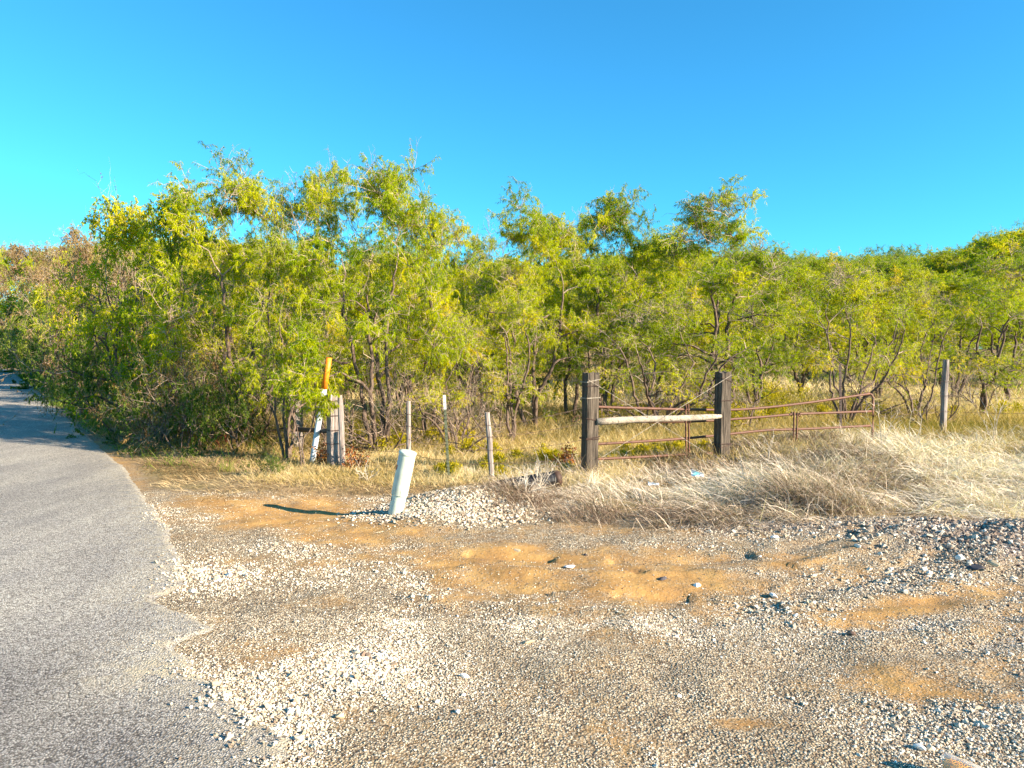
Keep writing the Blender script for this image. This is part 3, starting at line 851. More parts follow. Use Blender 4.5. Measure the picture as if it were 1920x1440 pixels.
mk = dict(leafmat=M['mesq'], bark=M['bark'], twig=M['twig'])
variant('m1', seed=21, nclump=62, wisps=24, rc=0.42, **mk)
variant('m2', seed=22, nclump=52, wisps=24, Rad=1.45, stems=2, rc=0.40, spires=3, **mk)
variant('m3', seed=23, nclump=78, wisps=24, Rad=1.95, stems=4, zlow=1.3, tcen=0.45, spires=4, rc=0.44, prof=3.4, **mk)
variant('m4', seed=24, nclump=46, wisps=24, Rad=1.25, stems=2, rc=0.40, spires=3, tcen=0.4, prof=2.6, leaf_n=24, **mk)
variant('m7', seed=27, nclump=60, Rad=1.5, stems=3, rc=0.42, spires=4, prof=3.0, tcen=0.42, leaf_n=22, wisps=24, **mk)
variant('s1', seed=28, H=2.5, Rad=0.55, zlow=1.15, nclump=12, rc=0.26, stems=2, r0=0.02, wisps=3, low_twigs=2, **mk)
variant('m5', seed=25, nclump=44, Rad=1.6, stems=3, leaf_n=19, bare=0.2, rc=0.42, **mk)
variant('m6', seed=26, H=4.0, nclump=42, Rad=1.9, stems=6, spread=0.75, r0=0.04, zlow=1.3, leaf_n=13, bare=0.25, low_twigs=24, spires=1, wisps=6, rc=0.42, **mk)
variant('e1', M['elm'], M['bark'], M['twig'], seed=31, nclump=74, Rad=2.0, zlow=0.5, tcen=0.35, leaf_n=22, leaf_len=0.062, leaf_w=0.027, droop=0.5, bare=0.02, rc=0.42, spires=0, wisps=3, low_twigs=6)
variant('b3', M['brown'], M['bark'], M['twig'], seed=33, nclump=70, Rad=2.2, zlow=0.4, tcen=0.35, leaf_n=12, leaf_len=0.06, leaf_w=0.026, droop=0.4, bare=0.1, rc=0.45, spires=0, wisps=10, low_twigs=20)
variant('e2', M['green'], M['bark'], M['twig'], seed=32, stems=5, stem_len=1.1, r0=0.03, tilt=(0.2, 1.0), leaf_n=22, leaf_len=0.06, leaf_w=0.028, droop=0.3, levels=4, kids=(3, 4))
variant('b1', M['brown'], M['bark'], M['twig'], seed=41, stems=6, stem_len=1.1, r0=0.03, tilt=(0.2, 1.0), leaf_n=9, leaf_len=0.05, leaf_w=0.022, droop=0.3, bare=0.35, jit=0.26)
variant('b2', M['brown'], M['bark'], M['twig'], seed=42, stems=4, stem_len=1.5, r0=0.04, tilt=(0.1, 0.6), leaf_n=6, leaf_len=0.05, leaf_w=0.02, droop=0.2, bare=0.5, jit=0.22, up=0.2)
variant('t1', None, M['bark'], M['twig'], seed=51, stems=6, stem_len=1.0, r0=0.034, tilt=(0.4, 1.3), leaf_n=0, bare=2, jit=0.26, up=0.05, levels=4, kids=(2, 4))

def plant(name, key, x, y, H, hw, rotz, label, cat="tree", group=None, lean=0.0, wood="trunk", leafy="crown"):
    tr, cr, h0, r0, cx = VAR[key]
    e = empty(name, (x, y, gz(x, y) - 0.02), label, cat, group)
    sz = H / h0; sx = min(max(hw / r0, 0.6 * sz), 1.5 * sz)
    e.scale = (sx, sx, sz); e.rotation_euler = (0, lean, rotz)
    link(wood, tr, e); link(leafy, cr, e)
    return e

def tree_px(key, cx, top, y, hwpx, rotz, label, **kw):
    """cx, top: where the photograph shows the crown's middle and top; y: distance"""
    p = at(cx, top, y)
    g = gz(p.x, y)
    return plant(kw.pop('name', 'mesquite_tree'), key, p.x, y, p.z - g, hwpx / F * y, rotz, label, **kw)

# front rank, left to right
tree_px('e1', 228, 388, 15.6, 118, 0.3, "yellow green leafy elm bulging towards the road at the left of the thicket", name="elm_tree")
tree_px('e1', 325, 372, 14.8, 95, 2.2, "taller yellow green elm just right of the one bulging over the verge", name="elm_tree")
tree_px('m1', 435, 336, 14.0, 165, 0.5, "tall leftmost mesquite with wispy bare twigs at its top")
tree_px('m5', 535, 378, 14.8, 100, 1.9, "airy mesquite filling the dip between the two tallest trees")
tree_px('m2', 615, 338, 14.6, 85, 3.3, "slim mesquite whose thin top stands just left of the tallest crown")
tree_px('m3', 705, 334, 12.9, 170, 4.4, "tall broad mesquite behind the pale marker tube, sky showing through its crown")
tree_px('m2', 800, 408, 14.6, 105, 5.2, "lower rounded mesquite right of the tall broad one, above the small wooden posts")
tree_px('m5', 905, 448, 20.0, 55, 0.7, "small faint mesquite top in the sky gap left of centre")
tree_px('m1', 1000, 398, 16.8, 140, 1.2, "mesquite with dark trunk left of the left gate post")
tree_px('m4', 1150, 392, 18.0, 95, 2.8, "narrow pointed mesquite rising directly above the left gate post")
tree_px('m7', 1345, 388, 17.5, 150, 4.0, "tall feathery mesquite above the right gate post with two pointed tops")
tree_px('m6', 1245, 560, 15.0, 170, 0.9, "sprawling many stemmed mesquite between the two gate posts")
tree_px('m6', 1590, 495, 15.0, 130, 2.0, "thin multi stemmed mesquite behind the end of the rusty gate")
tree_px('m6', 1720, 530, 16.5, 100, 3.7, "sparse mesquite between the gate end and the tall lone post")
tree_px('m5', 1850, 490, 17.5, 110, 5.1, "leaning mesquite with forked pale stems right of the tall lone post", lean=0.16)
tree_px('m6', 850, 600, 13.6, 130, 4.9, "low tangled mesquite with bare arching branches behind the green metal stake")
tree_px('m3', 535, 470, 11.9, 100, 2.9, "low mesquite hanging its leaves over the corner posts", group=None)
tree_px('m5', 960, 495, 14.4, 90, 3.9, "yellowish mesquite drooping between the short post and the left gate post")
tree_px('s1', 570, 636, 11.0, 50, 0.4, "young mesquite sapling hanging leaves in front of the orange tipped pipe")
# behind and beside them
G2 = "mesquites of the second row"
L2 = "yellow green mesquite in the second row showing between the front trees"
r = np.random.default_rng(77)
for i, (cx, top, y, hw, wh) in enumerate([
        (480, 430, 18, 110, "filling in behind the tall leftmost mesquite"), (760, 450, 19, 100, "behind the right half of the tall broad mesquite"),
        (880, 485, 21, 90, "under the sky gap left of centre"), (1075, 405, 20, 95, "filling between the dark trunked and the narrow pointed one"),
        (1225, 412, 20, 85, "filling between the narrow pointed and the tall feathery one"), (1420, 455, 20, 100, "behind the tall feathery one's right side"),
        (1130, 530, 18.5, 90, "low down above the left gate post"), 
        (1500, 490, 24, 110, "beyond the rusty gate, before the far thicket"), (1640, 505, 23, 120, "above the gate's rounded end, before the far thicket"), (1790, 500, 24, 120, "straight above the tall lone post"),
        (1900, 505, 22, 110, "at the right edge of the view"), (340, 440, 19, 110, "behind the two leafy elms"), (1330, 560, 19.5, 90, "low behind the right gate post")]):
    tree_px(['m1', 'm3', 'm5', 'm2'][i % 4], cx, top + 26, y, hw, r.uniform(0, 6.3), "second row mesquite " + wh, group="mesquites of the second row")
# by the road, far left
tree_px('b2', 265, 420, 17.5, 130, 0.4, "brown twiggy bush whose bare tips stand above the leftmost elm", name="twiggy_bush", cat="bush", wood="stem")
tree_px('b3', 150, 440, 20.0, 75, 1.4, "dense brown bush at the left shoulder of the thicket", name="twiggy_bush", cat="bush", wood="stem")
for i, (key, cx, top, y, hw) in enumerate([('b3', 160, 470, 26, 60), ('e1', 135, 475, 32, 45), ('b3', 112, 468, 42, 50), ('b3', 92, 470, 50, 42), ('e1', 72, 476, 62, 40), ('b3', 50, 466, 75, 40), ('b3', 30, 470, 88, 40), ('e1', 14, 474, 100, 36), ('e2', 6, 500, 105, 45), ('b3', -8, 468, 115, 40), ('b3', -28, 470, 130, 44)]):
    lab_ = ["brown leaved tree nearest in the roadside row, behind the leftmost elm", "yellow green tree next to the nearest brown roadside tree", "brown tree third along the road, rounded top against the sky",
            "brown tree fourth along the road, slightly lower than its neighbours", "yellow green tree in the middle of the far roadside row", "brown tree just beyond the middle yellow green roadside tree",
            "small brown tree seventh along the road", "distant yellow green tree at the left edge of the view", "low green tree closing the gap at the far end of the road",
            "far brown tree where the road leaves the view", "farthest brown tree, cut by the left edge of the view"][i]
    tree_px(key, cx, top, y, hw, i * 1.3, lab_, name="roadside_tree", cat="tree", group="trees far along the road", wood="stem")
for i, (key, cx, top, y, hw, lab) in enumerate([
        ('e2', 62, 590, 55, 18, "far green bush low beside the road under the brown trees"), ('e2', 112, 560, 36, 30, "mid green bush where the road's edge leaves the shade"),
        ('e2', 145, 590, 26, 34, "leafy green bush overhanging the shaded asphalt"), ('e1', 175, 540, 21.5, 50, "broad yellow green bush under the shoulder of the leftmost elm"),
        ('e2', 190, 620, 19, 36, "dark green bush at the foot of the leftmost elm"), ('e2', 40, 600, 75, 18, "small distant green bush close to the left edge of the view"),
        ('e2', 225, 640, 15.5, 40, "low green bush nearest the road, right of the shaded asphalt"), ('e2', 14, 610, 98, 20, "farthest green bush where the road leaves the view"),
        ('e1', 80, 540, 44, 35, "yellowish bush in front of the brown roadside trees"), ('e1', 20, 560, 80, 30, "distant yellow bush at the very left edge")]):
    tree_px(key, cx, top, y, hw, i * 1.9, lab, name="roadside_bush", cat="bush", group="bushes beside the road", wood="stem")
# dark understorey at the left
for i, (key, cx, top, y, hw, lab, nm) in enumerate([
        ('b1', 300, 610, 13.6, 75, "dark brown twiggy shrub in the shade left of the corner posts", "dry_shrub"),
        ('b1', 380, 590, 13.2, 80, "second dark brown shrub, nearer the corner posts than the first", "dry_shrub"),
        ('e2', 340, 690, 12.4, 80, "low green leafy shrub under the dark brown shrubs", "leafy_shrub"),
        ('e2', 440, 690, 12.6, 70, "green shrub at the foot of the trees left of the corner posts", "leafy_shrub"),
        ('e2', 268, 700, 13.8, 45, "green leafy shrub nearest the asphalt's shaded edge", "leafy_shrub"),
        ('e2', 500, 845, 10.0, 34, "small bright green weed clump left of the corner posts", "leafy_shrub"),
        ('t1', 650, 640, 13.0, 110, "tangle of bare branches behind the orange tipped pipe", "bare_bush"),
        ('t1', 720, 660, 12.6, 100, "low tangle of bare branches in front of the tall broad mesquite's trunk", "bare_bush"),
        ('t1', 860, 690, 12.4, 90, "low arching bare branches behind the green metal stake", "bare_bush"),
        ('t1', 1400, 660, 14.0, 100, "bare branching stems behind the middle of the rusty gate", "bare_bush"),
        ('t1', 1745, 680, 15.5, 80, "bare stems left of the tall lone post", "bare_bush"),
        ('t1', 800, 640, 14.5, 110, "tangle of pale bare branches above the marker tube", "bare_bush"),
        ('t1', 930, 660, 15.5, 90, "tangle of bare twigs behind the short wooden post", "bare_bush"),
        ('t1', 1220, 640, 16.0, 110, "tangle of bare stems behind the pale wooden rail", "bare_bush"),
        ('t1', 1620, 650, 17.0, 100, "tangle of bare stems behind the rusty gate's end", "bare_bush"),
        ('t1', 1850, 660, 19.0, 80, "tangle of bare stems at the right edge of the field", "bare_bush"),
        ('t1', 470, 600, 14.0, 110, "tangle of bare twigs inside the shade of the tall leftmost mesquite", "bare_bush")]):
    tree_px(key, cx, top, y, hw, i * 2.1, lab, name=nm, cat="shrub", wood="stem")

# thicket far behind: one mass
def thicket():
    r = np.random.default_rng(8)
    P = []; S = []; R = []
    pts = []
    for i in range(420):
        y = r.uniform(58, 100) if i < 300 else r.uniform(90, 140)
        px = r.uniform(350, 2300)
        if i % 12 == 0: y = r.uniform(30, 50)
        if i % 7 == 0 and i % 12: y = r.uniform(28, 50); px = r.uniform(350, 1000)
        x = (px - 960) / F * y
        
        top = 478 - 10 * math.sin(px / 140.0) * (px > 1200) - 40 * sstep(1780, 1960, px) + (30 * (1 - sstep(700, 1300, px)))
        top += abs(r.normal(0, 6)) + (y < 55) * r.uniform(10, 60)
        g = gz(x, y)
        h = at(px, float(top), y).z - g
        pts.append((x, y, g - 0.1, h * r.uniform(0.92, 1.02)))
    # screens behind the roadside row as well
    for i in range(60):
        y = r.uniform(22, 75); x = float(road_edge(y)) + r.uniform(6, 14)
        px = 960 + F * x / y
        pts.append((x, y, gz(x, y) - 0.1, 1.6 + (668 - 470) / F * y * r.uniform(0.9, 1.0)))
    pts = np.array(pts); n = len(pts)
    me = bpy.data.meshes.new("thicket"); me.vertices.add(n)
    me.vertices.foreach_set("co", pts[:, :3].astype(np.float32).ravel())
    keys = ['m1', 'm3', 'e1']
    idx = r.integers(0, 3, n)
    hh = np.array([VAR[k][2] for k in keys])[idx]
    sz = pts[:, 3] / hh
    scl = np.stack([sz * r.uniform(0.9, 1.2, n), sz * r.uniform(0.9, 1.2, n), sz], 1)
    rot = np.stack([np.zeros(n), np.zeros(n), r.uniform(0, 6.28, n)], 1)
    for k_, a in (("rot", rot), ("scl", scl)):
        t = me.attributes.new(k_, 'FLOAT_VECTOR', 'POINT'); t.data.foreach_set("vector", a.astype(np.float32).ravel())
    t = me.attributes.new("vid", 'INT', 'POINT'); t.data.foreach_set("value", idx.astype(np.int32))
    srcs = {}
    for o in bpy.data.objects:
        if o.type == 'MESH' and o.name.split('.')[0] in ("trunk", "crown"):
            srcs.setdefault(o.data.name, o)
    nt = bpy.data.node_groups.new("thicket_scatter", 'GeometryNodeTree')
    nt.interface.new_socket("Geometry", in_out='INPUT', socket_type='NodeSocketGeometry')
    nt.interface.new_socket("Geometry", in_out='OUTPUT', socket_type='NodeSocketGeometry')
    gi = nt.nodes.new("NodeGroupInput"); go = nt.nodes.new("NodeGroupOutput"); L = nt.links
    jn = nt.nodes.new("GeometryNodeJoinGeometry")
    def na(nm, typ):
        q = nt.nodes.new("GeometryNodeInputNamedAttribute"); q.data_type = typ; q.inputs[0].default_value = nm
        return next(o for o in q.outputs if o.enabled and o.name == "Attribute")
    vid = na("vid", 'INT'); rt = na("rot", 'FLOAT_VECTOR'); sl = na("scl", 'FLOAT_VECTOR')
    for i, k_ in enumerate(keys):
        cmpn = nt.nodes.new("FunctionNodeCompare"); cmpn.data_type = 'INT'; cmpn.operation = 'EQUAL'
        ia = [s for s in cmpn.inputs if s.enabled]
        L.new(vid, ia[0]); ia[1].default_value = i
        for part in (0, 1):
            oi = nt.nodes.new("GeometryNodeObjectInfo"); oi.transform_space = 'ORIGINAL'
            oi.inputs["Object"].default_value = srcs[VAR[k_][part].name]
            oi.inputs["As Instance"].default_value = True
            iop = nt.nodes.new("GeometryNodeInstanceOnPoints")
            L.new(gi.outputs[0], iop.inputs["Points"]); L.new(oi.outputs["Geometry"], iop.inputs["Instance"])
            L.new(cmpn.outputs[0], iop.inputs["Selection"]); L.new(rt, iop.inputs["Rotation"]); L.new(sl, iop.inputs["Scale"])
            L.new(iop.outputs[0], jn.inputs[0])
    L.new(jn.outputs[0], go.inputs[0])
    o = link("thicket", me, kind="stuff")
    o.modifiers.new("scatter", 'NODES').node_group = nt
thicket()

# ------------------------------------------------------------------ grass
def blades(B, D, L, w, droop, tint, seed, segs=3, name="grass", mat=None, curl=0.15):
    r = np.random.default_rng(seed)
    n = len(B)
    D = D / np.linalg.norm(D, axis=1, keepdims=True)
    side = np.cross(D, np.array([0, 0, 1.0]) + r.normal(0, 0.5, (n, 3))); side /= np.linalg.norm(side, axis=1, keepdims=True) + 1e-9
    cu = r.normal(0, curl, n)[:, None]
    Ls = L[:, None]; out = []
    for i in range(segs + 1):
        t = i / segs
        p = B + D * Ls * t + np.array([0, 0, -1.0]) * (droop * L * t * t)[:, None] + side * cu * Ls * t * t
        ww = (w * (1 - 0.8 * t ** 1.5))[:, None] * 0.5
        out += [p - side * ww, p + side * ww]
    V = np.stack(out, 1)
    gzv = ground_z(V[:, :, 0].ravel(), V[:, :, 1].ravel()).reshape(n, -1)
    low = gzv + 0.006 + 0.02 * r.uniform(0, 1, n)[:, None]
    V[:, 2:, 2] = np.maximum(V[:, 2:, 2], low[:, 2:])
    k = 2 * (segs + 1)
    V = V.reshape(-1, 3)
    base = (np.arange(n) * k)[:, None]
    Qs = []
    for i in range(segs):
        Qs.append(np.concatenate([base + 2 * i, base + 2 * i + 1, base + 2 * i + 3, base + 2 * i + 2], 1))
    Q = np.stack(Qs, 1).reshape(-1, 4)
    me = mesh_np(name, V, Q, [mat], False, {"tint": np.repeat(tint, k)})
    return link(name, me, kind="stuff")

def grass_front():
    """bleached, wind-laid grass right of the gravel"""
    r = np.random.default_rng(101)
    nc = 1250
    cx = r.uniform(-0.4, 10.5, nc); cy = r.uniform(6.9, 13.0, nc)
    pz = ground_z(cx, cy); px, py = project(cx, cy, pz)
    lim = np.interp(px, [880, 950, 1050, 1250, 1400, 1500, 1620, 1750, 1920, 2200], [955, 962, 975, 998, 1000, 975, 960, 966, 964, 960])
    far = np.interp(px, [880, 950, 1080, 1200, 1350, 1450, 1700, 1920], [930, 900, 890, 880, 850, 825, 800, 790])
    ok = (py < lim + r.normal(0, 7, nc)) & (py > far - 6) & (px > 905)
    cx, cy, px, py = cx[ok], cy[ok], px[ok], py[ok]
    nc = len(cx)
    hgt = 0.85 + 0.9 * (fbm(cx * 1.3, cy * 1.3, 2, 5) - 0.5) * 2 * 0.8
    hgt = np.clip(hgt * r.uniform(0.75, 1.3, nc), 0.25, 1.8)
    hgt *= np.interp(px, [905, 1050, 1300, 1600, 1920], [0.5, 0.75, 0.9, 1.1, 1.15])
    az = math.pi + 0.35 + 2.2 * (fbm(cx * 0.45, cy * 0.45, 2, 15) - 0.5) + r.normal(0, 0.5, nc)
    upr = np.clip(fbm(cx * 0.9, cy * 0.9, 2, 25) + r.normal(0, 0.12, nc) - 0.15 + 0.25 * sstep(9.0, 11.5, cy), 0.06, 0.9)
    m = 95
    B = np.repeat(np.stack([cx, cy], 1), m, 0) + r.normal(0, 0.10, (nc * m, 2))
    N_ = len(B)
    ci = np.repeat(np.arange(nc), m)
    a = az[ci] + r.normal(0, 1.0, N_)
    u = np.clip(upr[ci] + r.normal(0, 0.18, N_), 0.03, 1.2)
    D = np.stack([np.cos(a), np.sin(a), 0.25 + u * 2.0], 1)
    z = ground_z(B[:, 0], B[:, 1])
    B3 = np.column_stack([B, z - 0.01])
    L = (0.22 + 0.34 * r.uniform(0, 1, N_)) * hgt[ci]
    L = np.where(u < 0.35, L * 1.25, L)
    droop = r.uniform(0.25, 0.9, N_)
    dist = B3[:, 1]
    w = 0.0062 * np.clip(dist / 8.0, 0.9, 1.6) * r.uniform(0.6, 1.2, N_)
    tc = np.clip(0.56 + 0.9 * (fbm(cx * 0.7, cy * 0.7, 3, 35) - 0.5) * 2 - 0.35 * (upr - 0.4), 0.05, 0.9)
    tint = np.clip(tc[ci] + r.normal(0, 0.24, N_), 0, 1)
    blades(B3, D, L, w, droop, tint, 102, 3, "dry_grass", M['drygrass'])
grass_front()

def grass_field():
    r = np.random.default_rng(111)
    def lot(n, y0, y1, u0, u1, hgt, w0, seed, tshift=0.0, m=22):
        nc = n // m
        y = np.sqrt(r.uniform(y0 ** 2, y1 ** 2, nc)); px = r.uniform(u0, u1, nc); x = (px - 960) / F * y
        ok = (x - road_edge(y) > 1.4)
        x, y = x[ok], y[ok]; nc = len(x)
        ci = np.repeat(np.arange(nc), m); N_ = len(ci)
        sp_ = 0.05 + 0.012 * y[ci]
        B = np.stack([x[ci], y[ci]], 1) + r.normal(0, 1, (N_, 2)) * sp_[:, None]
        cl = fbm(x * 0.5, y * 0.5, 3, seed)
        h = hgt * (0.5 + cl) * (0.7 + 0.6 * r.uniform(0, 1, nc))
        if y1 < 14: h = h * np.interp(960 + F * x / y, [380, 650, 900], [0.45, 0.6, 1.0])
        a = r.uniform(0, 6.28, N_)
        D = np.stack([np.cos(a), np.sin(a), 0.9 + 1.6 * r.uniform(0, 1, N_)], 1)
        B3 = np.column_stack([B, ground_z(B[:, 0], B[:, 1]) - 0.01])
        L = h[ci] * r.uniform(0.5, 1.2, N_)
        tc = fbm(x * 0.35 + 9, y * 0.35, 3, seed + 3)
        tint = np.clip(0.5 + 1.6 * (tc[ci] - 0.5) + tshift + r.normal(0, 0.17, N_), 0, 1)
        return B3, D, L, w0 * y[ci] * r.uniform(0.6, 1.2, N_), r.uniform(0.1, 0.6, N_), tint
    parts = [lot(45000, 9.2, 13, 480, 1180, 0.24, 0.00055, 3, 0.22), lot(30000, 10.5, 15, 1050, 2050, 0.30, 0.00055, 4, 0.2),
             lot(70000, 12.5, 22, 300, 2100, 0.40, 0.0006, 5, 0.03), lot(45000, 21, 42, 300, 2200, 0.55, 0.0008, 6, 0.32)]
    B, D, L, w, dr, t = (np.concatenate([p[i] for p in parts]) for i in range(6))
    blades(B, D, L, w, dr, t, 112, 2, "field_grass", M['field'])
grass_field()

def verge_straw():
    r = np.random.default_rng(121)
    n = 90000
    y = np.sqrt(r.uniform(7.2 ** 2, 17.0 ** 2, n)); px = r.uniform(-20, 960, n); x = (px - 960) / F * y
    e = x - road_edge(y); py = project(x, y, ground_z(x, y))[1]
    dens = sstep(0.02, 0.5, e) * (0.3 + 0.9 * sstep(0.4, 0.6, fbm(x * 1.4, y * 1.4, 3, 8)))
    bare = earth_mask(px, py)
    lowlim = np.interp(px, [0, 230, 330, 420, 600, 720, 960], [900, 905, 935, 945, 935, 930, 925])
    ok = (r.uniform(0, 1, n) < dens) & (py < lowlim + r.normal(0, 6, n)) & (r.uniform(0, 1, n) > 0.8 * bare)
    x, y = x[ok], y[ok]; n = len(x)
    a = 2.2 * 3.14 * fbm(x * 0.6, y * 0.6, 2, 9) + r.normal(0, 0.7, n)
    up = r.uniform(0.0, 0.9, n) ** 1.5
    D = np.stack([np.cos(a), np.sin(a), 0.12 + up * 1.6], 1)
    tint = np.clip(0.58 + 1.0 * (fbm(x * 1.2, y * 1.2, 2, 66) - 0.5) + r.normal(0, 0.16, n), 0.15, 1)
    blades(np.column_stack([x, y, ground_z(x, y) + 0.002]), D, r.uniform(0.08, 0.26, n), 0.0005 * y * r.uniform(0.7, 1.3, n), r.uniform(0.2, 0.9, n), tint, 122, 3, "roadside_straw", M['straw'])
    # green blades along the asphalt, further off
    n = 26000
    y = np.sqrt(r.uniform(10.5 ** 2, 60 ** 2, n)); e = r.gamma(2.0, 0.45, n) + 0.05
    x = road_edge(y) + e
    k = (r.uniform(0, 1, n) < sstep(0.38, 0.6, fbm(x * 0.7, y * 0.7, 2, 19)) + (y > 22) * 0.4)
    x, y = x[k], y[k]; n = len(x)
    a = r.uniform(0, 6.28, n); D = np.stack([np.cos(a), np.sin(a), r.uniform(0.6, 2.2, n)], 1)
    blades(np.column_stack([x, y, ground_z(x, y)]), D, r.uniform(0.12, 0.38, n), 0.0007 * y * r.uniform(0.7, 1.3, n), r.uniform(0.2, 0.7, n), np.clip(r.normal(0.45, 0.25, n), 0, 1), 123, 2, "green_verge_grass", M['greengrass'])
    # loose straw over the front dirt and gravel
    n = 2600
    y = np.sqrt(r.uniform(4.6 ** 2, 8.6 ** 2, n)); px = r.uniform(420, 1900, n); x = (px - 960) / F * y
    ok = r.uniform(0, 1, n) < sstep(5.5, 8.2, y) ** 2
    x, y = x[ok], y[ok]; n = len(x); a = r.uniform(0, 6.28, n)
    D = np.stack([np.cos(a), np.sin(a), r.uniform(0.02, 0.2, n)], 1)
    blades(np.column_stack([x, y, ground_z(x, y) + 0.015]), D, r.uniform(0.03, 0.13, n), np.full(n, 0.003), r.uniform(0.05, 0.3, n), np.clip(r.normal(0.5, 0.3, n), 0, 1), 124, 2, "loose_straw", M['drygrass'])
verge_straw()

def yellow_weeds():
    r = np.random.default_rng(131)
    C = []
    for (px, py, y, s, nn) in [(1040, 850, 11.0, 0.30, 4), (1075, 845, 11.4, 0.25, 4), (1020, 870, 10.4, 0.2, 3), (1170, 850, 11.6, 0.25, 5), (1225, 850, 11.8, 0.28, 5), (1275, 850, 12.0, 0.25, 4), (900, 830, 12.5, 0.3, 5),
                          (940, 860, 11.0, 0.25, 5), (850, 880, 10.2, 0.25, 5), (1150, 770, 17.0, 0.5, 5), (1400, 790, 15.0, 0.5, 7), (1460, 770, 17.0, 0.5, 6), (1300, 760, 18.0, 0.5, 6), (1180, 735, 22, 0.9, 5),
                          (1450, 740, 21.0, 0.9, 8), (1560, 750, 19.0, 0.6, 5), (1900, 760, 17.0, 0.5, 4), (680, 830, 13.0, 0.4, 4), (930, 720, 24, 0.9, 4), (1350, 720, 26.0, 0.9, 6), (800, 820, 14.0, 0.4, 5), (720, 790, 16.0, 0.4, 4)]:
        for k in range(nn):
            x = (px - 960) / F * y + r.normal(0, s * 1.1); yy = y + r.normal(0, s * 1.1)
            C.append((x, yy, s * r.uniform(0.5, 0.9)))
    B = []; D = []; L = []; W = []; T = []
    for x, y, s in C:
        m = 330
        a = r.uniform(0, 6.28, m); ti = np.abs(r.normal(0, 0.55, m))
        d = np.stack([np.sin(ti) * np.cos(a), np.sin(ti) * np.sin(a), np.cos(ti)], 1)
        rad = s * r.uniform(0.45, 1.1, m)
        z0 = gz(x, y)
        # bloom heads: short stubs at the tips of a dome of stems
        B.append(np.array([x, y, z0]) + d * rad[:, None]); D.append(d + r.normal(0, 0.8, (m, 3))); L.append(r.uniform(0.02, 0.05, m) * (0.6 + y / 18)); W.append(r.uniform(0.012, 0.02, m) * (0.5 + y / 20)); T.append(np.clip(0.25 + rad / s * 0.45 + r.normal(0, 0.15, m), 0, 1))
        q = 50
        B.append(np.repeat(np.array([[x, y, z0]]), q, 0)); D.append(d[:q]); L.append(rad[:q]); W.append(np.full(q, 0.0045)); T.append(np.full(q, 0.05))
    B, D, L, W, T = (np.concatenate(a) for a in (B, D, L, W, T))
    blades(B, D, L, W, np.full(len(B), 0.1), T, 132, 1, "yellow_wildflowers", M['yellow'])
yellow_weeds()

# single plants that stand out
def tuft(name, px, py, n, h, mat, label, spread=0.05, heads=0, tint=0.6, wid=0.007, seed=0, z=0.0):
    g = on_ground(px, py, z); g.z = gz(g.x, g.y)
    r = np.random.default_rng(seed + int(px))
    e = empty(name, g, label, "plant")
    a = r.uniform(0, 6.28, n); ti = np.abs(r.normal(0, 0.5, n))
    D = np.stack([np.sin(ti) * np.cos(a), np.sin(ti) * np.sin(a), np.cos(ti)], 1)
    m = MB(); tt = []
    for i in range(n):
        L = h * r.uniform(0.5, 1.1); w = wid * r.uniform(0.7, 1.2)
        p0 = np.array([r.normal(0, spread), r.normal(0, spread), 0])
        side = np.cross(D[i], [0.3, -1, 0.2]); side /= np.linalg.norm(side)
        vs = []
        for t in (0, 0.35, 0.7, 1.0):
            p = p0 + D[i] * L * t + np.array([D[i][0], D[i][1], -0.7]) * L * 0.35 * t * t
            ww = w * (1 - 0.85 * t) * 0.5
            vs += [p - side * ww, p + side * ww]
        m.add(vs, [(0, 1, 3, 2), (2, 3, 5, 4), (4, 5, 7, 6)]); tt += [float(np.clip(tint + r.normal(0, 0.2), 0, 1))] * 8
    me = mesh_np("blades", np.vstack(m.V), [np.vstack(m.Q)], [mat], False, {"tint": np.array(tt)})
    o = link("blades", me, e)
    for k in range(heads):
        s = MB()
        lean = (-0.28, -0.12, 0.1)[k % 3]
        H = h * (1.35 + 0.25 * k)
        pts = [(0.05 * k + lean * H * t ** 1.6, 0, H * t) for t in (0, 0.3, 0.6, 0.85, 1.0)]
        s.tube(pts, np.linspace(0.004, 0.002, 5), 4)
        s.build("stalk", M['greengrass'], e)
        hd = MB()
        rr = np.random.default_rng(k + 5)
        top = np.array(pts[-1]); prev = np.array(pts[-2]); dd = (top - prev) / np.linalg.norm(top - prev)
        for q in range(36):
            b = prev + (top - prev) * rr.uniform(0, 1.3); d2 = dd + rr.normal(0, 0.35, 3)
            hd.tube([b, b + d2 * 0.035], [0.004, 0.001], 3)
        hd.build("seed_head", M['red'], e)
    return e
tuft("seeding_grass", 425, 882, 26, 0.30, M['greengrass'], "tall grass with two reddish seed heads on the straw verge", 0.04, 2, 0.85)
tuft("grass_tuft", 205, 800, 160, 0.42, M['greengrass'], "bright green grass tuft at the asphalt's shaded edge", 0.22, 0, 0.6, 0.012, 3)
tuft("grass_tuft", 120, 760, 140, 0.45, M['greengrass'], "green grass tuft further up the road from the brighter one", 0.3, 0, 0.45, 0.016, 4)
tuft("pale_weed", 1112, 905, 60, 0.26, M['drygrass'], "bleached spiky weed in front of the left gate post's foot", 0.05, 0, 0.95, 0.006, 5, 0.05)
tuft("white_weed", 885, 885, 60, 0.20, M['drygrass'], "whitish weed behind the short wooden post", 0.08, 0, 1.0, 0.012, 6)

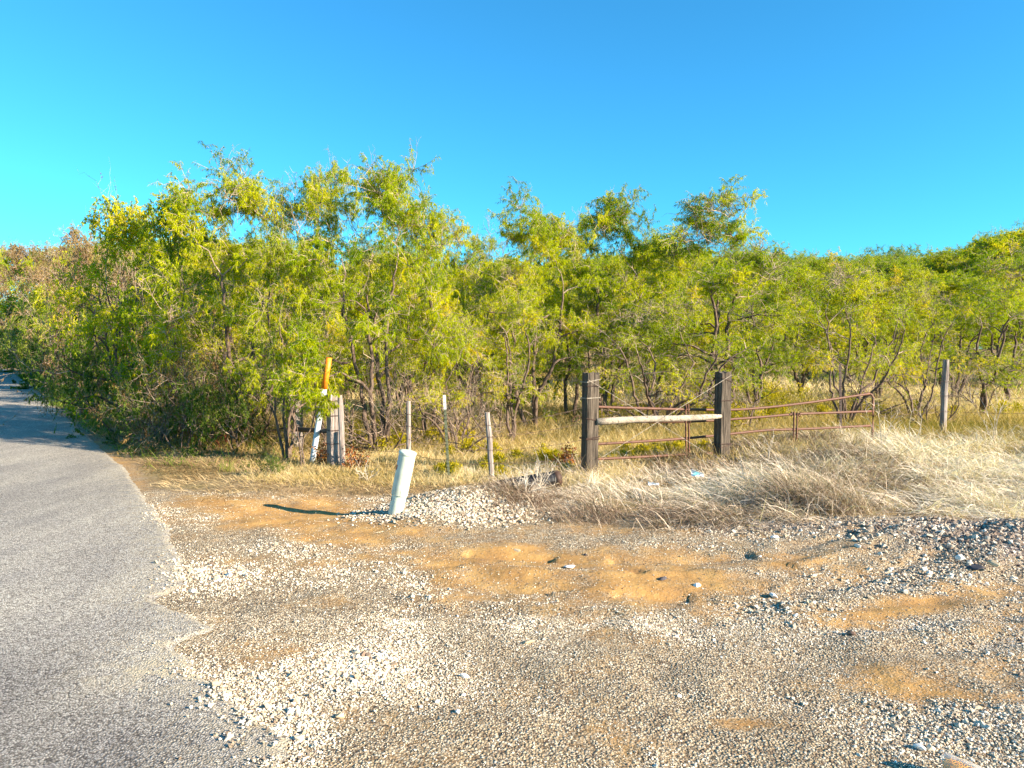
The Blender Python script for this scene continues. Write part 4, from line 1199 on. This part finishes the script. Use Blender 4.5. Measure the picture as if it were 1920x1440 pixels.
def twig_plant(name, px, py, y, h, seed, label, mat, leaf=None, n=7, leafn=0, spread=0.8, cat="plant"):
    p = at(px, py, y); z = gz(p.x, y)
    e = empty(name, (p.x, y, z), label, cat)
    r = np.random.default_rng(seed); m = MB(); lv = []; 
    for i in range(n):
        a = r.uniform(0, 6.28); ti = abs(r.normal(0.2, 0.35)) * spread
        d = np.array([math.sin(ti) * math.cos(a), math.sin(ti) * math.sin(a), math.cos(ti)])
        q = np.zeros(3); pts = [q]
        for s in range(5):
            d = d + r.normal(0, 0.14, 3); d /= np.linalg.norm(d); q = q + d * h * r.uniform(0.15, 0.24); pts.append(q)
        m.tube(pts, np.linspace(0.0055, 0.0015, 6), 4)
        for b in range(5):
            k = int(r.integers(2, 6)); dd = rot_vec(d, r.uniform(0.5, 1.0), r)
            m.tube([pts[k], pts[k] + dd * h * 0.12, pts[k] + (dd + r.normal(0, .3, 3)) * h * 0.22], [0.003, 0.002, 0.001], 3)
            lv.append(pts[k] + dd * h * 0.15)
        lv += pts[1:]
    m.build("stem", mat, e)
    if leafn:
        c = np.array(lv)[r.integers(0, len(lv), leafn)] + r.normal(0, 0.04, (leafn, 3)); c[:, 2] = np.maximum(c[:, 2], 0.01)
        d = r.normal(0, 1, (leafn, 3)); d /= np.linalg.norm(d, axis=1, keepdims=True)
        s = np.cross(d, r.normal(0, 1, (leafn, 3))); s /= np.linalg.norm(s, axis=1, keepdims=True)
        Vv = np.stack([c, c + d * 0.02 + s * 0.011, c + d * 0.045, c + d * 0.02 - s * 0.011], 1).reshape(-1, 3)
        link("foliage", mesh_np("foliage", Vv, np.arange(4 * leafn).reshape(-1, 4), [leaf], False, {"tint": np.repeat(r.uniform(0, 1, leafn), 4)}), e)
    return e
twig_plant("red_leaved_weed", 600, 860, 11.3, 0.32, 3, "rust red leafy weed between the corner posts", M['twig'], M['red'], 12, 500, 1.6)
twig_plant("red_leaved_weed", 660, 868, 10.9, 0.26, 4, "rust brown leafy weed right of the corner posts", M['twig'], M['red'], 12, 450, 1.8)
twig_plant("red_leaved_weed", 1068, 885, 10.6, 0.30, 5, "rusty brown dead weed against the left side of the left gate post", M['twig'], M['red'], 12, 450, 1.5)
twig_plant("dead_weed", 1440, 850, 10.2, 0.45, 6, "pale forked dead weed in front of the gate right of the right gate post", M['deadwood'], None, 4)
twig_plant("dead_weed", 1655, 860, 10.8, 0.75, 7, "tall bleached dead stalks just right of the gate's end", M['deadwood'], None, 5, 0, 0.7)
twig_plant("dead_weed", 1715, 870, 10.4, 0.62, 8, "bleached leaning stalks left of the tall lone post", M['deadwood'], None, 4, 0, 1.3)
twig_plant("dead_weed", 1865, 860, 11.2, 0.85, 9, "tall bleached stalks right of the tall lone post", M['deadwood'], None, 5, 0, 0.6)
twig_plant("dead_weed", 1010, 905, 8.9, 0.36, 10, "dead arching twigs lying over the dark pipe", M['deadwood'], None, 20, 0, 2.6)
twig_plant("dead_weed", 965, 915, 8.5, 0.30, 14, "tangled bleached stems in front of the dark pipe's left end", M['deadwood'], None, 14, 0, 2.6)
twig_plant("dead_weed", 985, 960, 7.9, 0.26, 11, "small tangle of bleached twigs on the right shoulder of the gravel mound", M['deadwood'], None, 12, 0, 2.6)
twig_plant("dead_weed", 690, 905, 9.6, 0.34, 12, "dead grey stems lying in straw behind the marker tube", M['deadwood'], None, 10, 0, 2.6)

# ------------------------------------------------------------------ gate brace
def square_post(name, parent, x, y, z0, z1, w, rotz, mat, seed=0, wd=None, tilt=0.0, tiltx=0.0, segs=10, k=4):
    """weathered square post with split edges"""
    r = np.random.default_rng(seed); wd = wd or w
    m = MB(); n = segs; per = []
    ring = []
    for (sx, sy) in ((-1, -1), (1, -1), (1, 1), (-1, 1)):
        for t in np.linspace(0, 1, k, endpoint=False):
            nx2, ny2 = {(-1, -1): (1, -1), (1, -1): (1, 1), (1, 1): (-1, 1), (-1, 1): (-1, -1)}[(sx, sy)]
            a_, b_ = sx + (nx2 - sx) * t, sy + (ny2 - sy) * t
            if t == 0: a_, b_ = a_ * 0.93, b_ * 0.93
            ring.append((a_ * w / 2, b_ * wd / 2))
    ring = np.array(ring); K = len(ring)
    groove = r.uniform(-0.006, 0.003, K)
    V = []
    for i in range(n + 1):
        z = z0 + (z1 - z0) * i / n
        q = ring * (1 + groove[:, None] / (w / 2) * (1.0)) + r.normal(0, 0.0018, (K, 2))
        zz = np.full(K, z) + (r.normal(0, 0.012, K) if i == n else 0)
        c, s = math.cos(rotz), math.sin(rotz)
        X = q[:, 0] * c - q[:, 1] * s + x + tilt * (z - z0); Y = q[:, 0] * s + q[:, 1] * c + y + tiltx * (z - z0)
        V.append(np.stack([X, Y, zz], 1))
    V = np.vstack(V)
    ii = np.arange(n)[:, None] * K + np.arange(K)[None, :]; j2 = np.arange(n)[:, None] * K + (np.arange(K)[None, :] + 1) % K
    Q = np.stack([ii, j2, j2 + K, ii + K], -1).reshape(-1, 4)
    V = np.vstack([V, [np.mean(V[-K:], 0)]]); c1 = len(V) - 1
    T = [(n * K + q, n * K + (q + 1) % K, c1) for q in range(K)]
    m.add(V, Q, T)
    return m.build(name, mat, parent)

def wires(pts, rad=0.0016, k=4): return MB().tube(pts, rad, k)

p1 = at(1105, 700, 10.0); p2 = at(1354, 697, 10.9)
BX = empty("gate_brace", (0, 0, 0), "pair of dark square railway sleeper posts joined by a pale rail and crossed wires", "gate posts")
square_post("post", BX, p1.x, p1.y, -0.3, p1.z, 0.188, math.radians(22), M['tie'], 1, tilt=0.012)
square_post("post", BX, p2.x, p2.y, -0.3, p2.z, 0.185, math.radians(24), M['tie'], 2, tilt=0.01)
a = at(1118, 791, 9.94); b = at(1352, 780, 10.72)
aa, bb = np.array(a), np.array(b)
rail = MB()
pts = [aa + (bb - aa) * t + np.array([0, 0, 0.008 * math.sin(t * 6)]) for t in np.linspace(0, 1, 12)]
rr_ = 0.9 * np.array([0.052, 0.054, 0.053, 0.052, 0.053, 0.052, 0.05, 0.05, 0.051, 0.049, 0.046, 0.03])
rail.tube(pts, rr_, 10)
rail.build("rail", M['pale'], BX, True)
def brace_wire(A, B, nm="brace_wire"):
    A, B = np.array(A), np.array(B); r = np.random.default_rng(int(A[2] * 1000))
    m = MB()
    for ph in (0, math.pi):
        pts = []
        for t in np.linspace(0, 1, 40):
            q = A + (B - A) * t; q = q + np.array([0, math.cos(t * 60 + ph), math.sin(t * 60 + ph)]) * 0.004
            pts.append(q)
        m.tube(pts, 0.0017, 4)
    m.build(nm, M['wire2'], BX)
brace_wire(at(1103, 712, 9.86), at(1365, 874, 10.70))
brace_wire(at(1128, 858, 9.86), at(1372, 703, 10.74))
def wrap(x, y, z, w, rotz, parent, mat=M['wire'], slope=0.0, rad=0.0024):
    c, s = math.cos(rotz), math.sin(rotz); m = MB()
    for dz in (0.0, 0.008):
        pts = []
        h = w / 2 + 0.006
        for (u, v) in ((-1, -1), (1, -1), (1, 1), (-1, 1), (-1, -1)):
            pts.append((x + (u * c - v * s) * h, y + (u * s + v * c) * h, z + dz + slope * u))
        for i_ in range(4): m.tube([pts[i_], pts[i_ + 1]], rad, 4)
    m.build("wire_wrap", mat, parent)
for pz, sl in ((0.10, 0.02), (0.17, 0.0), (0.33, 0.004), (0.62, -0.02), (0.86, 0.01), (0.88, 0.0)):
    wrap(p1.x + 0.012 * (p1.z - pz), p1.y, p1.z - pz, 0.192, math.radians(22), BX, M['wire2'] if pz in (0.10, 0.33) else M['wire'], sl)
for pz, sl in ((0.12, -0.03), (0.42, 0.0), (1.05, 0.0), (1.08, 0.02)):
    wrap(p2.x + 0.01 * (p2.z - pz), p2.y, p2.z - pz, 0.190, math.radians(24), BX, M['wire'], sl)
# hinge loop on the left post
h_ = at(1090, 785, 9.85)
m = MB(); m.tube([(h_.x - 0.07 + 0.05 * math.cos(t) , h_.y, h_.z - 0.0 + 0.035 * math.sin(t) + 0.02 * math.cos(t)) for t in np.linspace(0, 6.28, 14)], 0.006, 5)
m.build("hinge_loop", M['rust'], BX, True)

# ------------------------------------------------------------------ rusty tube gate, bent
GT = empty("tube_gate", (0, 0, 0), "bent rusty brown tube gate behind the two dark posts, its end sticking out right", "gate")
gate_d = lambda px: np.interp(px, [1090, 1125, 1350, 1490, 1636], [10.25, 10.30, 11.25, 11.75, 12.3])
def bar(pts, rad=0.019, name="rail", mat=None, k=8):
    P = [at(px, py, float(gate_d(px))) for px, py in pts]
    P = np.array(P)
    t = np.linspace(0, 1, len(P)); tt = np.linspace(0, 1, 24)
    Q_ = np.stack([np.interp(tt, t, P[:, i]) for i in range(3)], 1)
    for _ in range(2): Q_[1:-1] = (Q_[:-2] + Q_[1:-1] * 2 + Q_[2:]) / 4
    MB().tube(Q_, rad, k).build(name, mat or M['rust'], GT, True)
bar([(1095, 762), (1180, 765), (1290, 768), (1375, 769), (1440, 764), (1500, 757), (1560, 749), (1630, 738)])
bar([(1095, 790), (1290, 791), (1375, 786), (1440, 781), (1492, 776), (1560, 774), (1633, 771)])
bar([(1095, 834), (1200, 828), (1290, 822), (1375, 813), (1440, 806), (1492, 805), (1560, 802), (1633, 798)])
bar([(1095, 862), (1200, 857), (1290, 852), (1375, 848), (1440, 841), (1492, 836), (1560, 832), (1634, 824)])
# rounded end frame
E = [at(px, py, 12.3) for px, py in ((1620, 739), (1629, 737.5), (1634, 740), (1637, 746), (1637, 770), (1636.5, 800), (1635.5, 830))]
MB().tube(np.array(E), 0.020, 8).build("end_frame", M['rust'], GT, True)
for px, y0, y1 in ((1285, 758, 860), (1290.5, 757, 861), (1489, 772, 842), (1495, 773, 842)):
    d = float(gate_d(px)) - 0.028
    A, B = at(px, y0, d), at(px + (2 if px < 1400 else -2), y1, d)
    m = MB(); m.tube(np.array([A, A + (B - A) * 0.5, B]), 0.013, 4); m.build("upright", M['rust'], GT)
for (px, py) in ((1484, 776), (1499, 778), (1286, 764), (1293, 790)):
    d = float(gate_d(px)) - 0.02; c_ = at(px, py, d); m = MB()
    m.tube([(c_.x + 0.001, c_.y + 0.03 * math.cos(t), c_.z + 0.03 * math.sin(t)) for t in np.linspace(0, 6.28, 12)], 0.008, 5)
    m.build("clamp_ring", M['rust'], GT, True)

# ------------------------------------------------------------------ fences
def round_post(name, parent, px, top, y, r0, mat, lean=0.0, base=-0.2, seed=0, k=9):
    p = at(px, top, y); r = np.random.default_rng(seed); g = gz(p.x, y)
    zz = np.linspace(g + base, p.z, 9)
    pts = [(p.x - lean * (p.z - z) + r.normal(0, 0.003), y + r.normal(0, 0.003), z) for z in zz]
    rd = r0 * (1 + r.normal(0, 0.04, 9)); rd[-1] *= 0.86
    m = MB(); m.tube(pts, rd, k); return m.build(name, mat, parent, False)
def t_post(name, parent, px, top, y, mat, lean=0.0, white=True, w=0.035):
    p = at(px, top, y); g = gz(p.x, y)
    sec = [(-w / 2, -0.004), (w / 2, -0.004), (w / 2, 0.002), (0.004, 0.002), (0.004, 0.03), (-0.004, 0.03), (-0.004, 0.002), (-w / 2, 0.002)]
    def seg(z0, z1, nm, mt, gro=1.0):
        m = MB(); sh = Matrix.Identity(4); sh[0][2] = lean
        xf = Matrix.Translation((p.x - lean * p.z, y, 0)) @ sh
        m.prism([(a_ * gro, b_ * gro) for a_, b_ in sec], z0, z1, xf)
        return m.build(nm, mt, parent)
    body = seg(g - 0.3, p.z - (0.18 if white else 0), "metal_post", mat)
    if white:
        o = seg(p.z - 0.18, p.z, "painted_tip", M['white'], 1.02); o.parent = body
    m = MB()
    for z in np.arange(g + 0.1, p.z - 0.05, 0.055):
        m.tube([(p.x - lean * (p.z - z) - 0.004, y - 0.011, z), (p.x - lean * (p.z - z) + 0.004, y - 0.011, z)], 0.006, 4)
    s = m.build("studs", mat, body); s["kind"] = "stuff"
    return body
def strand(parent, nodes, sag=0.02, barbs=True, seed=0, rad=0.0028):
    r = np.random.default_rng(seed); m = MB()
    for A, B in zip(nodes[:-1], nodes[1:]):
        A, B = np.array(A), np.array(B); n = 14
        ts_ = np.linspace(0, 1, n)
        P = A + (B - A) * ts_[:, None]; P[:, 2] -= sag * 4 * ts_ * (1 - ts_); P += r.normal(0, 0.003, P.shape) * (ts_ * (1 - ts_) * 4)[:, None]
        m.tube(P, rad, 3, cap=False)
        if barbs:
            L = np.linalg.norm(B - A)
            for t in np.arange(0.06, L, 0.13) / L:
                q = A + (B - A) * t; q[2] -= sag * 4 * t * (1 - t)
                for s in (1, -1):
                    d = r.normal(0, 1, 3); d /= np.linalg.norm(d)
                    m.tube([q - d * 0.014, q + d * 0.014], 0.0013, 3, cap=False)
    return m.build("wire_strand", M['wire'], parent)

FF = empty("wire_fence", (0, 0, 0), "barbed wire fence from the left gate post to the corner posts, on short mixed posts", "fence")
round_post("wood_post", FF, 766, 752, 10.6, 0.034, M['grey'], 0.0, seed=3)
t_post("metal_post", FF, 833, 741, 9.5, M['tpost'], -0.05)
round_post("wood_post", FF, 914, 773, 9.5, 0.036, M['grey'], -0.07, seed=4)
for i, f in enumerate((0.12, 0.30, 0.50, 0.70, 0.90)):
    nodes = []
    for (px, top, bot, y) in ((1092, 745, 905, 9.9), (917, 783, 905, 9.46), (838, 762, 905, 9.46), (766, 762, 885, 10.56), (640, 752, 868, 11.0)):
        nodes.append(at(px, top + (bot - top) * f, y))
    strand(FF, nodes, 0.03, seed=i)

# corner brace at the left
CB = empty("corner_brace", (0, 0, 0), "weathered grey corner posts with dark crossbar, leaves hanging over them", "fence posts")
q1 = at(559, 742, 13.2); square_post("post", CB, q1.x, q1.y, -0.3, q1.z, 0.165, math.radians(12), M['grey'], 5)
q2 = at(625, 742, 11.2); square_post("post", CB, q2.x, q2.y, -0.3, q2.z + 0.02, 0.175, math.radians(38), M['grey'], 6)
q3 = at(638, 741, 10.9); round_post("wood_post", CB, 637.5, 741, 10.9, 0.043, M['grey'], -0.03, seed=7)
A, B = np.array(at(553, 805, 13.05)), np.array(at(616, 808, 11.3))
MB().tube([A + (B - A) * t for t in np.linspace(0, 1, 6)], 0.04, 8).build("crossbar", M['tbrown'], CB, True)
for zz in (0.08, 0.30, 0.52, 0.72):
    wrap(q2.x, q2.y, q2.z - zz, 0.178, math.radians(38), CB, M['wire'])
    wrap(q1.x, q1.y, q1.z - zz, 0.168, math.radians(12), CB, M['wire'])

RF = empty("wire_fence", (0, 0, 0), "barbed wire fence running off left beside the road from the corner posts", "fence")
t_post("metal_post", RF, 469, 722, 17.0, M['tpost'], 0.0)
t_post("metal_post", RF, 300, 700, 26.0, M['tpost'], 0.0)
for i, f in enumerate((0.15, 0.4, 0.65, 0.88)):
    strand(RF, [at(553, 745 + 90 * f, 13.1), at(469, 727 + 68 * f, 16.95), at(300, 703 + 46 * f, 25.95)], 0.04, True, seed=20 + i, rad=0.0025)

RR = empty("wire_fence", (0, 0, 0), "sagging wire fence right of the gate with one tall wooden post", "fence")
t_post("metal_post", RR, 1575, 683, 13.0, M['tbrown'], -0.03, False, 0.045)
round_post("wood_post", RR, 1774, 674, 13.4, 0.058, M['grey'], 0.03, seed=9)
round_post("wood_post", RR, 2050, 668, 13.9, 0.058, M['grey'], 0.0, seed=10)
for i, f in enumerate((0.22, 0.45, 0.7)):
    strand(RR, [at(1636, 738 + 90 * f, 12.35), at(1577, 700 + 110 * f, 12.95), at(1772, 690 + 115 * f, 13.32), at(2050, 690 + 115 * f, 13.82)], 0.05, True, seed=30 + i)

# ------------------------------------------------------------------ leaning pipe with orange top
WP = empty("marker_pipe", (0, 0, 0), "slim leaning white plastic pipe with an orange sprayed top at the corner posts", "marker")
A, B = np.array(at(587, 856, 11.6)), np.array(at(617, 671, 11.4))
cut = A + (B - A) * 0.69
MB().tube([A - (B - A) * 0.06, A, cut], 0.044, 14).build("pipe", M['pvc'], WP, True)
MB().tube([cut, cut + (B - cut) * 0.5, B], 0.0446, 14).build("orange_top", M['orange'], WP, True)

# ------------------------------------------------------------------ marker tube (telecom pedestal)
base = at(740, 972, 7.45); top = at(765, 846, 7.40)
PD = empty("cable_marker_tube", base, "thick pale green plastic marker tube leaning right in the gravel mound", "marker tube")
ax = (top - base); Ln = ax.length
PD.rotation_euler = ax.to_track_quat('Z', 'Y').to_euler()
def lathe(prof, k=40):
    pts = [(0, 0, z) for r_, z in prof]
    m = MB(); th = np.arange(k) * 2 * math.pi / k
    V = np.vstack([np.stack([r_ * np.cos(th), r_ * np.sin(th), np.full(k, z)], 1) for r_, z in prof])
    n_ = len(prof)
    i = np.arange(n_ - 1)[:, None] * k; j = np.arange(k)[None, :]; j2 = (j + 1) % k
    m.add(V, np.stack([i + j, i + j2, i + k + j2, i + k + j], -1).reshape(-1, 4)); return m
sl = Ln * 0.36
lathe([(0.072, -0.15), (0.074, 0.1), (0.074, sl + 0.02)]).build("lower_tube", M['ped'], PD, True)
lathe([(0.070, sl - 0.002), (0.0815, sl - 0.002), (0.0825, sl + 0.004), (0.083, Ln * 0.7), (0.0835, Ln * 0.965), (0.0835, Ln * 0.967)]).build("upper_tube", M['ped'], PD, True)
capm = lathe([(0.0835, Ln * 0.955), (0.0875, Ln * 0.955), (0.0885, Ln * 0.96), (0.0885, Ln * 0.985), (0.086, Ln * 0.995), (0.06, Ln * 1.006), (0.0001, Ln * 1.01)])
capm.build("cap", M['ped'], PD, True)
Minv = (Matrix.Translation(base) @ PD.rotation_euler.to_matrix().to_4x4()).inverted()
vdir = (Minv.to_3x3() @ Vector((-base.x, -base.y, 0.6))).normalized()
fa = math.atan2(vdir.y, vdir.x)          # bearing that faces the camera
def patch(nm, mat, da, z0, z1, dw, r_):
    m = MB(); n_ = 6
    V = []; 
    for z in (z0, z1):
        for rr in (r_, r_ + 0.002):
            for i in range(n_ + 1):
                t = fa + da + dw * (i / n_ - 0.5); V.append((rr * math.cos(t), rr * math.sin(t), z))
    s = n_ + 1; Q = []
    for i in range(n_):
        Q += [(s + i, s + i + 1, 3 * s + i + 1, 3 * s + i), (i, i + 1, s + i + 1, s + i), (2 * s + i, 3 * s + i, 3 * s + i + 1, 2 * s + i + 1)]
    Q += [(0, s, 3 * s, 2 * s), (n_, 2 * s + n_, 3 * s + n_, s + n_)]
    m.add(V, Q); m.build(nm, mat, PD)
patch("red_sticker", M['redlab'], -1.25, Ln * 0.72, Ln * 0.79, 0.35, 0.0832)
patch("grey_label", M['greylab'], -1.15, Ln * 0.80, Ln * 0.94, 0.4, 0.0834)
patch("latch", M['ped'], 0.12, sl + 0.003, sl + 0.085, 0.04, 0.0835)
patch("latch", M['ped'], 0.22, sl + 0.003, sl + 0.022, 0.22, 0.0835)
patch("vent_hole", M['black'], -1.2, sl - 0.07, sl - 0.03, 0.12, 0.074)

# ------------------------------------------------------------------ dark drain pipe in the grass
A, B = at(938, 916, 8.75), at(1046, 897, 9.15)
DP = empty("drain_pipe", (0, 0, 0), "dark pipe lying half hidden in dry grass left of the left gate post", "pipe")
A, B = np.array(A), np.array(B)
m = MB(); n_ = 26
pts = [A + (B - A) * t for t in np.linspace(0, 0.9, n_)]
m.tube(pts, [0.095 + 0.008 * (i % 2) for i in range(n_)], 16); m.build("pipe_body", M['pipe'], DP)
MB().tube([A + (B - A) * 0.9, B], [0.104, 0.104], 16).build("pipe_end", M['pipeend'], DP, True)

# ------------------------------------------------------------------ litter
def crumple(name, px, py, y, w, h, mat, label, seed, dz=0.0, spot=None):
    p = at(px, py, y); r = np.random.default_rng(seed)
    e = empty(name, p, label, "litter")
    nx2, nz2 = 7, 5
    V = []
    for j in range(nz2):
        for i in range(nx2):
            u, v = i / (nx2 - 1) - 0.5, j / (nz2 - 1) - 0.5
            taper = 1 - 0.55 * (u + 0.5)
            V.append((u * w, 0.02 * math.cos(v * 3) + r.normal(0, 0.006), (v * h * taper - 0.35 * u * h + 0.5 * h) + r.normal(0, 0.003)))
    V = np.array(V); Vb = V + np.array([0, 0.012, 0])
    Q = [(j * nx2 + i, j * nx2 + i + 1, (j + 1) * nx2 + i + 1, (j + 1) * nx2 + i) for j in range(nz2 - 1) for i in range(nx2 - 1)]
    Q = np.array(Q); nV = len(V)
    rim = [j * nx2 for j in range(nz2)]
    m = MB(); m.add(np.vstack([V, Vb]), np.vstack([Q, Q[:, ::-1] + nV]))
    bd = [i for i in range(nx2)] + [j * nx2 + nx2 - 1 for j in range(1, nz2)] + [(nz2 - 1) * nx2 + i for i in range(nx2 - 2, -1, -1)] + [j * nx2 for j in range(nz2 - 2, 0, -1)]
    m.Q.append(np.array([(bd[i], bd[i - 1], bd[i - 1] + nV, bd[i] + nV) for i in range(len(bd))]))
    m.build("wrapper", mat, e)
    if spot:
        th = np.linspace(0, 2 * math.pi, 13)[:-1]
        c = np.array([-0.12 * w, -0.004, 0.52 * h])
        Vv = [c] + [c + np.array([0.26 * w * math.cos(t), -0.004, 0.22 * h * math.sin(t)]) for t in th]
        m = MB(); m.add(np.array(Vv), [], [(0, 1 + i, 1 + (i + 1) % 12) for i in range(12)]); m.build("print", spot, e)
crumple("paper_cup", 1308, 895, 9.0, 0.145, 0.085, M['litter'], "white and turquoise crushed cup in the grass left of the right gate post", 1, 0, M['cyan'])
crumple("paper_scrap", 1226, 910, 8.7, 0.13, 0.035, M['litter'], "dirty white scrap of paper in the grass between the gate posts", 2)

# plastic bottle with amber liquid, cut by the lower edge of the picture
def bottle():
    m1 = bpy.data.materials.new("clear_plastic"); m1.use_nodes = True
    b = m1.node_tree.nodes["Principled BSDF"]; b.inputs["Base Color"].default_value = (0.9, 0.9, 0.88, 1)
    b.inputs["Transmission Weight"].default_value = 0.75; b.inputs["Roughness"].default_value = 0.25; b.inputs["IOR"].default_value = 1.2
    m2 = plain_mat("amber_liquid", (0.85, 0.42, 0.02), (0.6, 0.25, 0.01), 0.3, 30)
    A = on_ground(1766, 1424, 0.035); B = on_ground(1900, 1480, 0.035)
    e = empty("plastic_bottle", A, "discarded clear plastic bottle with amber liquid lying in the gravel", "bottle")
    d = B - A; e.rotation_euler = d.to_track_quat('Z', 'Y').to_euler()
    L = d.length
    lathe([(0.0001, 0.012), (0.018, 0.004), (0.027, 0.003), (0.0315, 0.012), (0.032, 0.04), (0.0305, 0.05), (0.032, 0.06), (0.032, 0.11), (0.030, 0.135), (0.020, 0.165), (0.012, 0.185), (0.012, 0.2)], 28).build("bottle_body", m1, e, True)
    o = lathe([(0.0001, 0.016), (0.024, 0.014), (0.027, 0.03), (0.027, 0.11), (0.0001, 0.12)], 20).build("liquid", m2, e, True)
    inv = e.rotation_euler.to_matrix().inverted(); dn = inv @ Vector((0, 0, -1))
    o.location = dn * 0.008; 
    sc_ = [1 - 0.35 * abs(dn.x), 1 - 0.35 * abs(dn.y), 1]; o.scale = sc_
    lathe([(0.0001, 0.2), (0.0145, 0.2), (0.0145, 0.186), (0.013, 0.186)], 18).build("cap", M['white'], e, True)
bottle()
bpy.context.view_layer.update()
print("objects", len(bpy.data.objects), "tris", sum(len(m.loops) - 2 * len(m.polygons) for m in bpy.data.meshes))
